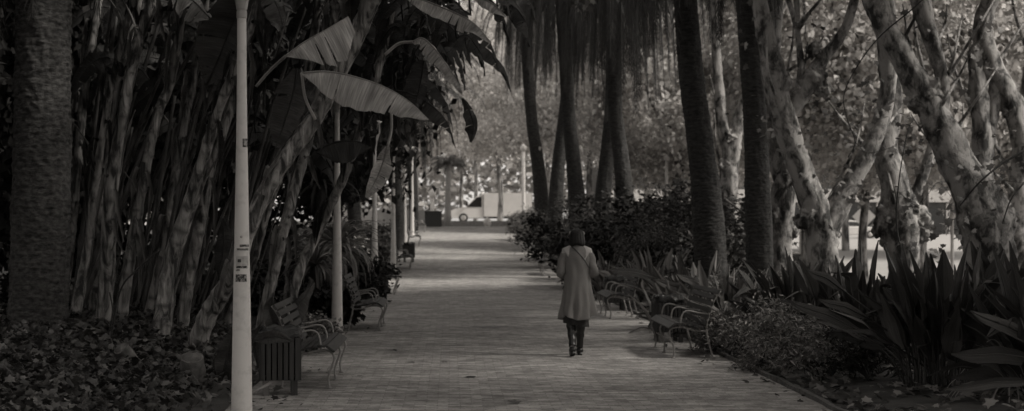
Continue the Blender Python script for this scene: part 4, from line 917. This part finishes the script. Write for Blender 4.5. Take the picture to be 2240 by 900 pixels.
BG = [ # px, D, crown centre height, scale, label
 (1480, 62, 6.2, (1.0,1,1.1), 'leafy tree filling the gap between the crossing palms and the widening palm'), (1600, 74, 6.5, (.9,.9,1.1), 'leafy tree seen between the two near palm trunks'),
 (1760, 52, 7.2, (.95,.9,1.0), 'leafy tree behind the forking plane trunk'), (1890, 60, 6.8, (1.0,1,1), 'leafy tree behind the upper fork of the plane trunk'), (2010, 50, 7.0, (.9,.9,1), 'leafy tree behind the leaning limb and the burl'),
 (2120, 56, 6.6, (1,.9,1.05), 'leafy tree behind the blackened stub'), (2230, 50, 6.4, (.9,.9,1), 'leafy tree at the frame edge behind the edge trunk'), (1410, 76, 7.0, (1.1,1,1.2), 'leafy tree behind the crossing palms'),
 (1290, 84, 7.4, (1.1,1,1.2), 'leafy tree beyond the palm above the woman'), (1093, 104, 8.0, (1.2,1,1.1), 'leafy street tree standing in front of the white van box'), (1200, 96, 6.8, (1.1,1,1.0), 'street tree beyond the farthest palm'),
 (1010, 142, 9.2, (1.2,1,1.1), 'light leafy tree over the bonnet of the van'), (1560, 84, 9.5, (1.3,1,1.4), 'tall leafy tree high behind the near palms'), (1700, 80, 9.5, (1.3,1,1.4), 'tall leafy tree high behind the straight palm'),
 (1850, 82, 10, (1.3,1,1.3), 'tall leafy tree above the white fascia'), (2000, 78, 9.6, (1.3,1,1.3), 'tall leafy tree above the diamond sign'), (2150, 80, 9.8, (1.3,1,1.3), 'tall leafy tree above the thick leaning trunk'),
 (2290, 76, 9, (1.2,1,1.4), 'tall leafy tree beyond the frame edge'), (1350, 110, 12, (1.5,1.2,1.5), 'tallest pale tree behind the crossing palms'), (1180, 130, 12, (1.6,1.2,1.6), 'tall hazy tree beyond the street'), (1040, 140, 13, (1.6,1.2,1.6), 'tall hazy tree over the end of the path'),
 (900, 120, 9, (1.4,1.1,1.4), 'hazy tree behind the far lamp posts')]
for k, (px, D, zc, sc, lb) in enumerate(BG): bg_tree(px, D, zc, sc, lb, 'leafy trees in the background', k)
DK = [(-6.5, 30, 4.6, (1.0,.9,1.2), 'dark evergreen right behind the banana clump'), (-9.5, 27, 4.2, (1,.9,1.2), 'dark evergreen behind the big palm trunk'), (-4.6, 38, 5.2, (.75,.9,1.1), 'dark evergreen behind the slender stem'),
      (-5.2, 50, 5.6, (.9,1,1.1), 'dark evergreen behind the fourth lamp post'), (-5.4, 64, 6, (.95,1,1.1), 'dark evergreen behind the fifth lamp post'), (-11, 36, 6, (1.2,1,1.6), 'tall evergreen deep in the shade of the bed'), (-7.5, 44, 8.5, (1.1,1,1.4), 'tall evergreen rising above the banana leaves'), (-5.6, 78, 6.5, (1,1,1.1), 'dark evergreen nearest the low white wall'),
      (-8, 60, 10, (1.2,1.1,1.4), 'tall evergreen far behind the lamp row'), (-13, 24, 5, (1,.9,1.4), 'evergreen at the shaded frame edge')]
for k, (X, D, zc, sc, lb) in enumerate(DK): bg_tree(0, D, zc, sc, lb, 'dark evergreens behind the banana clump', k, True, X)
# unseen trees added beside and behind the viewer to shade the near path
SH = [(10, 6, 7.5, 1.0, 'added shade tree beside the viewer for the near bed'), (15, 13, 8.5, 1.1, 'added shade tree in the bed right of the frame'), (8, -3, 7.5, 1.1, 'added shade tree behind the viewer at the path edge'),
      (17, 2, 8.5, 1.2, 'added shade tree behind the viewer deeper in the bed'), (1, -6, 8.5, 1.1, 'added shade tree behind the viewer over the path'), (20, 20, 9.5, 1.1, 'added shade tree at the edge of the car park'), (13, -10, 9, 1.2, 'added shade tree far behind the viewer'), (6.6, 12.5, 10.5, 1.0, 'added shade tree arching over the near path'),
      (9, 20, 11.5, 1.0, 'added shade tree over the biggest strap leaved clump'), (-3, -4, 9, 1.1, 'added shade tree behind the viewer on the ivy side'), (7, 2, 11, 1.0, 'tall added shade tree behind the viewer')]
for k, (X, D, zc, sc, lb) in enumerate(SH): bg_tree(0, D, zc, sc, lb, 'added shade trees beside and behind the viewer', k, False, X)
for k, (X, D, zc, sc, lb) in enumerate([(-8.5, 12, 6, 1.1, 'added shade evergreen out of view beside the ivy bed'), (-6.5, 3, 6, 1.1, 'added shade evergreen near the viewer on the ivy side'), (-12, 20, 7, 1.2, 'added shade evergreen deeper on the ivy side out of view'), (-4.5, -6, 7, 1.2, 'added shade evergreen behind the viewer on the ivy side')]):
    bg_tree(0, D, zc, sc, lb, 'added shade evergreens beside the ivy bed', k, True, X)  # unseen evergreens added to block sky light from the ivy side
# far woodland closing the view
r = np.random.default_rng(9); n = 110000; x = r.uniform(-70, 110, n); y = 205+r.normal(size=n)*6; z = 2+26*r.random(n)**.9; z += 3*np.sin(x*.21)+2*np.sin(x*.53)
me = cloud_mesh('woodland', np.stack([x, y, np.maximum(z, 2)], 1), 1.0*(.4+.9*r.random(n)), T_Q, .2, 10); o = link('far_woodland', me, None, M_plane, False); tag(o, 'hazy far woodland closing the view beyond the street', 'woodland', None, 'stuff')

# ------------------------------------------------------------------ street end: van, wall, planter, posts, cars, building
def extrude_profile(mb, prof, y0, y1, mi=0, taper=None):
    n = len(prof); vs = []
    for y, tz in ((y0, -1), (y1, 1)):
        for x, z in prof:
            yy = y; 
            if taper: yy = y*(1-taper*max(0, (z-taper_z)/1.0))
            vs.append((x, yy, z))
    mb.add(vs, [tuple(range(n))[::-1], tuple(range(n, 2*n))]+[(i, (i+1) % n, n+(i+1) % n, n+i) for i in range(n)], mi=mi)
taper_z = .9
def wheel(e, x, y, r):
    o = MB(); o.tube([(x, y-.09, r), (x, y-.1, r), (x, y+.1, r), (x, y+.09, r)], [r-.03, r, r, r-.03], 22); w_ = o.build('wheel', M_rub, e, auto=40)
    o = MB(); s = 1 if y > 0 else -1; o.tube([(x, y+s*.095, r), (x, y+s*.112, r)], [r*.62, r*.55], 16); o.build('rim', M_rim, w_, auto=40)
def make_van():
    e = empty('delivery_van', (0, 0, 0)); global taper_z; taper_z = 1.1
    mb = MB(); prof = [(0, .35), (0, .95), (.25, 1.05), (1.15, 1.22), (1.95, 2.02), (2.35, 2.15), (2.5, 2.15), (2.5, .35)]
    extrude_profile(mb, prof, -.98, .98, taper=.06); mb.build('cab', M_car, e, smooth=False); mb = MB(); mb.box((2.45, 0, 2.12), (.5, 1.9, .5), None, .12); mb.build('roof_fairing', M_car, e)
    mb = MB(); mb.box((4.4, 0, 1.37), (3.75, 2.14, 1.85), None, .03); mb.build('cargo_box', M_car, e, smooth=False)
    for s in (-1, 1):
        mb = MB(); y = s*.985; mb.add([(1.22, y, 1.2), (2.36, y, 1.2), (2.36, y*.955, 2.0), (1.98, y*.955, 1.96)], [(0, 1, 2, 3)]); mb.build('side_window', M_glass, e, smooth=False)
        mb = MB(); mb.box((1.25, s*1.12, 1.45), (.12, .2, .3), None, .02); mb.build('mirror', M_rub, e)
    mb = MB(); mb.add([(1.16, -.9, 1.25), (1.16, .9, 1.25), (1.93, .85, 2.02), (1.93, -.85, 2.02)], [(0, 1, 2, 3)]); q = mb.build('windscreen', M_glass, e, smooth=False); q.location.x = -.02; q.location.z = .02
    for s in (-1, 1):
        mb = MB(); mb.box((.03, s*.75, .82), (.12, .3, .18), None, .02); mb.build('headlight', M_rim, e)
    mb = MB(); mb.box((-.02, 0, .45), (.16, 1.9, .2), None, .03); mb.build('bumper', M_rub, e)
    mb = MB(); mb.box((3.4, 0, .38), (5.6, 1.6, .12)); mb.build('chassis', M_rub, e)
    for x in (.95, 5.0):
        for s in (-1, 1): wheel(e, x, s*.9, .36)
    return e
van = make_van(); van.location = ((987-VX)*122/F, 122, zf(0, 122)); van.rotation_euler.z = 0; tag(van, 'white box van parked across the far end of the path', 'van')
def make_car(m, label, x, y, rz):
    e = empty('parked_car', (x, y, zf(x, y)+.02), rz, label, 'car', 'parked cars'); global taper_z; taper_z = .85
    mb = MB(); prof = [(-2.1, .28), (-2.15, .6), (-2.05, .82), (-1.0, .92), (1.75, .94), (2.1, .86), (2.15, .5), (2.08, .28)]; extrude_profile(mb, prof, -.86, .86); b = mb.build('body', m, e, smooth=False)
    md = b.modifiers.new('bevel', 'BEVEL'); md.width = .07; md.segments = 3
    mb = MB(); prof = [(-1.0, .90), (-.35, 1.38), (.2, 1.45), (1.2, 1.40), (1.85, .93)]; extrude_profile(mb, prof, -.80, .80, taper=.25); c = mb.build('cabin', m, e, smooth=False); md = c.modifiers.new('bevel', 'BEVEL'); md.width = .05; md.segments = 2
    for s in (-1, 1):
        mb = MB(); f = lambda z: s*(.80*(1-.25*(z-.85))+.012); mb.add([(-.75, f(.98), .98), (1.5, f(.98), .98), (1.08, f(1.33), 1.33), (-.25, f(1.33), 1.33)], [(0, 1, 2, 3)]); mb.build('side_window', M_glass, e, smooth=False)
    mb = MB(); mb.add([(-.98, -.66, .98), (-.98, .66, .98), (-.42, .58, 1.36), (-.42, -.58, 1.36)], [(0, 1, 2, 3)]); mb.build('windscreen', M_glass, e, smooth=False)
    mb = MB(); mb.add([(1.86, -.66, .98), (1.86, .66, .98), (1.34, .58, 1.37), (1.34, -.58, 1.37)], [(0, 1, 2, 3)]); mb.build('rear_window', M_glass, e, smooth=False)
    for s in (-1, 1):
        mb = MB(); mb.box((2.13, s*.62, .72), (.06, .26, .16), None, .02); mb.build('tail_light', M_card, e)
        mb = MB(); mb.box((-2.12, s*.6, .66), (.06, .3, .15), None, .02); mb.build('headlight', M_rim, e)
    mb = MB(); mb.box((2.165, 0, .6), (.02, .5, .12)); mb.build('number_plate', M_sign, e)
    mb = MB(); mb.box((2.12, 0, .36), (.14, 1.5, .12), None, .02); mb.build('bumper', M_rub, e)
    for x_ in (-1.3, 1.3):
        for s in (-1, 1): wheel(e, x_, s*.8, .31)
    return e
def XP(px, D): return (px-VX)*D/F
make_car(M_car, 'white car with a dark rear window between the grey trunk and the forking trunk', XP(1735, 56), 56, -math.pi/2)
make_car(M_car, 'white car parked far back beside the diamond sign', XP(1862, 125), 125, math.pi)
make_car(M_card, 'dark car parked far behind the diamond sign', XP(1935, 128), 128, 0)
make_car(M_car, 'pale car glimpsed at the frame edge behind the edge trunk', XP(2238, 52), 52, -math.pi/2)
# building
b = Vector((XP(1780, 165), 165, zf(30, 165))); e = empty('shop_building', b, 0, 'low shop building with pale lettered fascia and dark shopfront', 'building')
mb = MB(); mb.box((0, 3, 3.6), (46, 6, 7.2)); mb.build('wall', M_dark, e, smooth=False)
mb = MB(); mb.box((0, -.25, 4.1), (46, .5, 1.35)); mb.build('fascia', M_wall, e, smooth=False)
for k in range(12):
    mb = MB(); mb.box((-21+k*3.7, -.06, 1.6), (2.6, .1, 2.6)); mb.build('shop_window', M_glass, e, smooth=False)
for k in range(12):
    mb = MB(); mb.box((-22.8+k*3.7, -.1, 1.65), (.35, .2, 3.3)); mb.build('pillar', M_wall, e, smooth=False)
cu = bpy.data.curves.new('t', 'FONT'); cu.body = 'MI'; cu.size = .95; cu.extrude = .02; to = bpy.data.objects.new('t', cu); COL.objects.link(to)
dg = bpy.context.evaluated_depsgraph_get(); me = bpy.data.meshes.new_from_object(to.evaluated_get(dg)); bpy.data.objects.remove(to)
o = link('lettering', me, e, M_letter, False); o.location = (XP(1814, 165)-b.x, -.53, 3.75); o.rotation_euler = (math.pi/2, 0, 0)
# posts and signs
def post(px, D, ytop, r0, lb, ball=True, m=M_white, name='metal_post'):
    x = XP(px, D); zb = zf(x, D); zt = CH-(ytop-HY)*D/F; e = empty(name, (x, D, zb), 0, lb, 'post'); h = zt-zb
    mb = MB(); mb.tube([(0, 0, -.05), (0, 0, .1), (0, 0, h*.5), (0, 0, h)], [r0*1.2, r0, r0*.9, r0*.8], 12); mb.build('pole', m, e)
    mb = MB(); mb.tube([(0, 0, h-.02), (0, 0, h+.03), (0, 0, h+r0*2), (0, 0, h+r0*3.4)], [r0*.8, r0*1.5, r0*1.6, r0*.4], 12); mb.build('finial', m, e); return e
post(1886, 60, 402, .075, 'slim pale post in front of the diamond sign'); post(2083, 52, 478, .065, 'pale round topped post behind the branches near the thick trunk'); post(1753, 62, 455, .10, 'stout white post between the grey trunk and the forking trunk')
post(946, 95, 432, .15, 'pale square post above the dark planter box', m=M_wall); post(1145, 92, 330, .12, 'thin pale post by the street beyond the farthest palm'); post(1458, 60, 352, .07, 'pale post glimpsed above the dark hedge')
post(1066, 81.5, 494, .13, 'short white bollard at the street end of the path', name='bollard')
x = XP(1890, 92); e = empty('diamond_sign', (x, 92, zf(x, 92)), 0, 'grey diamond shaped sign board seen behind the slim post', 'sign')
mb = MB(); zc = CH-(474-HY)*92/F-zf(x, 92); mb.box((0, 0, zc), (.98, .03, .98), Matrix.Rotation(math.radians(45), 3, 'Y')); mb.build('board', M_sign, e, smooth=False)
mb = MB(); mb.tube([(0, .04, 0), (0, .04, zc)], .03, 8); mb.build('pole', M_iron, e)
x = XP(948, 80); e = empty('planter_box', (x, 80, zf(x, 80)), 0, 'dark square planter box at the end of the lamp row', 'planter')
mb = MB(); mb.box((0, 0, .38), (.86, .86, .74), None, .015); mb.build('tub', M_bin, e, auto=40)
mb = MB(); mb.box((0, 0, .765), (.92, .92, .05), None, .01); mb.build('rim', M_bin, e, auto=40)
mb = MB(); mb.box((0, 0, .795), (.8, .8, .01)); mb.build('soil', M_soil, e, smooth=False)
x0, x1 = XP(868, 88), XP(940, 88); mb = MB(); mb.box(((x0+x1)/2-1.5, 84, zf(-2, 84)+.42), (x1-x0+3.2, .25, .9), None, .02); o = mb.build('low_wall', M_wall, auto=40); tag(o, 'low white wall behind the far lamp posts', 'wall')

# ------------------------------------------------------------------ the woman walking away
def person():
    D = 20.0; bx = XP(1262, D); e = empty('person', (bx, D, 0), 0, 'woman with bobbed hair walking away in a long grey coat and dark boots', 'person')
    # body: one skinned skeleton
    V = []; E = []; R = []
    def ad(p, r, par=None):
        V.append(p); R.append(r); i = len(V)-1
        if par is not None: E.append((par, i))
        return i
    pel = ad((0, 0, .90), .135); sp = ad((0, 0, 1.06), .115, pel); ch = ad((0, 0, 1.24), .135, sp); up = ad((0, .0, 1.36), .11, ch); nk = ad((0, .01, 1.44), .052, up); hd0 = ad((0, .02, 1.50), .06, nk); hd1 = ad((0, .03, 1.57), .085, hd0); hd2 = ad((0, .025, 1.61), .07, hd1)
    for s in (-1, 1):
        sh = ad((s*.15, 0, 1.345), .06, up); el = ad((s*.205, -.03, 1.09), .040, sh); wr = ad((s*.12, .19, 1.10), .028, el); pm = ad((s*.07, .25, 1.12), .03, wr)
        for k in range(4):
            f1 = ad((s*.05-s*.012*k+ .0, .30, 1.135-.018*k), .010, pm); f2 = ad((s*.03-s*.012*k, .325, 1.125-.018*k), .009, f1); ad((s*.012-s*.008*k, .32, 1.11-.018*k), .008, f2)
        t1 = ad((s*.06, .26, 1.155), .011, pm); ad((s*.04, .285, 1.17), .009, t1)
    for s, kn, an, ft in ((-1, (-.080, .02, .49), (-.072, -.20, .13), (-.066, -.07, .03)), (1, (.055, .10, .48), (.050, .16, .09), (.055, .29, .04))):
        hp = ad((s*.07, 0, .84), .095, pel); k_ = ad(kn, .056, hp); c_ = ad(tuple((kn[i]*.6+an[i]*.4) for i in range(3)), .052, k_); a_ = ad(an, .036, c_); ad(ft, .034, a_)
    me = bpy.data.meshes.new('body'); me.from_pydata(V, E, []); o = link('body', me, e, M_skin, False)
    md = o.modifiers.new('skin', 'SKIN'); sv = me.skin_vertices[0].data
    for i, r_ in enumerate(R): sv[i].radius = (r_, r_)
    sv[0].use_root = True
    ss = o.modifiers.new('ss', 'SUBSURF'); ss.levels = 2; ss.render_levels = 2; md.use_smooth_shade = True
    # face features on the head (nose, ears)
    mb = MB(); mb.tube([(0, .10, 1.585), (0, .128, 1.56), (0, .112, 1.55)], [.008, .014, .010], 8)
    mb.tube(smooth_path([(-.022, .105, 1.525), (0, .113, 1.523), (.022, .105, 1.525)]), .005, 6)
    for s in (-1, 1):
        mb.tube([(s*.03, .095, 1.59), (s*.03, .109, 1.59)], [.011, .008], 8); mb.tube([(s*.083, .02, 1.60), (s*.092, .01, 1.57), (s*.083, .02, 1.545)], [.008, .012, .007], 8)
    mb.build('face', M_skin, e)
    # hair: bob covering back of the neck
    n = 64; prof = [(1.640, .012, 0), (1.636, .040, 0), (1.624, .066, 0), (1.605, .085, 0), (1.59, .097, -.002), (1.55, .104, -.004), (1.50, .114, -.008), (1.455, .118, -.012), (1.43, .108, -.014), (1.415, .088, -.012), (1.43, .07, 0), (1.50, .06, .02)]
    vs = []
    for j, (z, rr, dy) in enumerate(prof):
        for k in range(n):
            th = 2*math.pi*k/n; c, s_ = math.cos(th), math.sin(th); r2 = rr*(.96+.016*math.sin(th*17+3*mnoise.noise(Vector((c, s_, 1))))+.05*mnoise.noise(Vector((c*9, s_*9, j*.12)))+.06*mnoise.noise(Vector((c*3, s_*3, 1))))
            zz_ = z; fr = max(0, s_)       # front is +y: open face
            if z < 1.60: r2 *= (1-.28*fr**2)
            if j > 4 and s_ > .55: zz_ = 1.59; r2 = .085
            vs.append((c*r2*.93, .012+dy+s_*r2, zz_+(.01*math.sin(th*3) if j > 6 else 0)))
    mb = MB(); mb.add(vs, [(j*n+k, j*n+(k+1) % n, (j+1)*n+(k+1) % n, (j+1)*n+k) for j in range(len(prof)-1) for k in range(n)]+[tuple(range(n))]); mb.build('hair', M_hair, e)
    # coat: lofted shell; px->m 170 px/m at D=20
    n = 72; rows = [ # z, cx, half width, half depth
        (1.47,.00,.066,.064), (1.445,.00,.072,.068), (1.425,.00,.082,.074), (1.41,.00,.105,.08), (1.395,.00,.130,.09), (1.37,.00,.165,.105), (1.335,.00,.190,.12), (1.28,.00,.200,.13), (1.18,.00,.190,.135), (1.06,.00,.180,.135), (.97,-.005,.180,.14),
        (.88,-.01,.186,.15), (.78,-.015,.190,.155), (.68,-.02,.194,.16), (.58,-.025,.198,.165), (.52,-.03,.200,.168), (.485,-.03,.202,.17)]
    vs = []; m_ = 4; dense = []
    for a, b_ in zip(rows[:-1], rows[1:]):
        for k in range(m_): t = k/m_; dense.append(tuple(a[i]*(1-t)+b_[i]*t for i in range(4)))
    dense.append(rows[-1])
    for (z, cx, hw, hd) in dense:
        hw *= .86 if z < 1.36 else (1-.14*min(1, (1.47-z)/.11)); cx = cx*.8
        lo = max(0, (1.15-z)/.66); lo2 = lo**1.3
        for k in range(n):
            th = 2*math.pi*k/n; c, s_ = math.cos(th), math.sin(th)
            sf = math.sin(th*6+1.2+z*1.4+.8*mnoise.noise(Vector((c, s_, z*1.5)))); fold = 1+lo2*(.15*(abs(sf)**.7*(1 if sf > 0 else -1))+.10*math.sin(th*11+.5-z*3))+.09*mnoise.noise(Vector((c*2.2+z*2, s_*2.2, z*4.5)))*min(1, max(0, (1.42-z)*5))+.03*math.sin(th*7+z*9)*min(1, max(0, (1.4-z)*4))+.03*mnoise.noise(Vector((c*2.5, s_*2.5, z*5)))
            fl = 0
            if c > .3 and s_ < .35: fl = lo2*.10*max(0, c-.3)*1.4
            x = cx+c*hw*fold+fl; y = s_*hd*fold-lo2*.02
            zz_ = z
            if z < .9: zz_ += lo2*(.04*math.sin(th*2+.4)+.05*max(0, c)*1.2) - (.02 if c < -.8 else 0)*lo2
            if z > 1.41: y -= .008; zz_ += .012*(1-s_)*(z-1.41)/.06
            dr = 1-.10*max(0, mnoise.noise(Vector((x*7, y*7, z*4)))); vs.append((x*1, y*dr, zz_))
    mb = MB(); mb.add(vs, [(j*n+k, (j+1)*n+k, (j+1)*n+(k+1) % n, j*n+(k+1) % n) for j in range(len(dense)-1) for k in range(n)])
    for s in (-1, 1):   # sleeves
        sp_ = smooth_path([(s*.122, .0, 1.335), (s*.160, -.005, 1.28), (s*.192, -.015, 1.18), (s*.212, -.03, 1.08), (s*.185, .05, 1.05), (s*.15, .16, 1.085)], 8)
        rr = interp_list([.055, .064, .060, .058, .054, .046], len(sp_))
        mb.tube(sp_, rr, 20, disp=lambda th, L, r_: .08*r_*math.sin(L*38+math.sin(th)*2)+.1*r_*mnoise.noise(Vector((math.cos(th)*2, math.sin(th)*2, L*12+s))))
    co = mb.build('coat', M_coat, e); sd = co.modifiers.new('s', 'SOLIDIFY'); sd.thickness = .006; sd.offset = -1
    # half belt / back vent seam line of coat
    mb = MB(); sp_ = smooth_path([(-.075, -.088, 1.41), (-.01, -.118, 1.35), (.075, -.128, 1.25), (.145, -.105, 1.14)], 6)
    for a, b_ in zip(sp_[:-1], sp_[1:]):
        pass
    nn = len(sp_); vs = []
    for q in sp_: vs += [q+Vector((-.005, -.003, -.005)), q+Vector((.005, -.003, .005)), q+Vector((.005, .006, .005)), q+Vector((-.005, .006, -.005))]
    mb.add(vs, [(i*4+j, i*4+(j+1) % 4, (i+1)*4+(j+1) % 4, (i+1)*4+j) for i in range(nn-1) for j in range(4)]); mb.build('bag_strap', M_boot, e)
    # skirt
    n = 40; vs = []; zs = [.80, .66, .54, .46, .40]
    for j, z in enumerate(zs):
        for k in range(n):
            th = 2*math.pi*k/n; w_ = 1+.06*math.sin(th*6)*j/4; vs.append((math.cos(th)*(.15+.004*j)*w_-.01, math.sin(th)*(.12+.006*j)*w_, z+.03*math.cos(th)*(j/4)*-1))
    mb = MB(); mb.add(vs, [(j*n+k, (j+1)*n+k, (j+1)*n+(k+1) % n, j*n+(k+1) % n) for j in range(len(zs)-1) for k in range(n)]); mb.build('skirt', M_skirt, e)
    # boots
    for (kn, an, toe, hz) in (((-.080, .015, .50), (-.072, -.20, .14), (-.066, -.06, .03), .03), ((.055, .095, .50), (.050, .16, .10), (.055, .31, .03), .0)):
        kn, an, toe = Vector(kn), Vector(an), Vector(toe); mb = MB()
        pts = smooth_path([kn, kn.lerp(an, .3), kn.lerp(an, .6), kn.lerp(an, .85), an], 8); rr = interp_list([.062, .061, .052, .044, .046], len(pts))
        mb.tube(pts, rr, 18, disp=lambda th, L, r_: .07*r_*math.sin(L*55+2*math.sin(th+L*6))*(1 if L > .1 else .2))
        heel = an+Vector((0, -.025, -.045)); pts = smooth_path([heel+Vector((0, -.03, 0)), heel+Vector((0, .02, 0)), an.lerp(toe, .5)+Vector((0, 0, -.01)), toe, toe+Vector((0, .05, -.003))], 5)
        mb.tube(pts, interp_list([.03, .046, .046, .038, .014], len(pts)), 14)
        mb.box((heel.x, heel.y-.012, (heel.z-.02+hz)/2), (.055, .05, max(.02, heel.z-.02-hz)), None, .004)
        mb.build('boot', M_boot, e)
person()
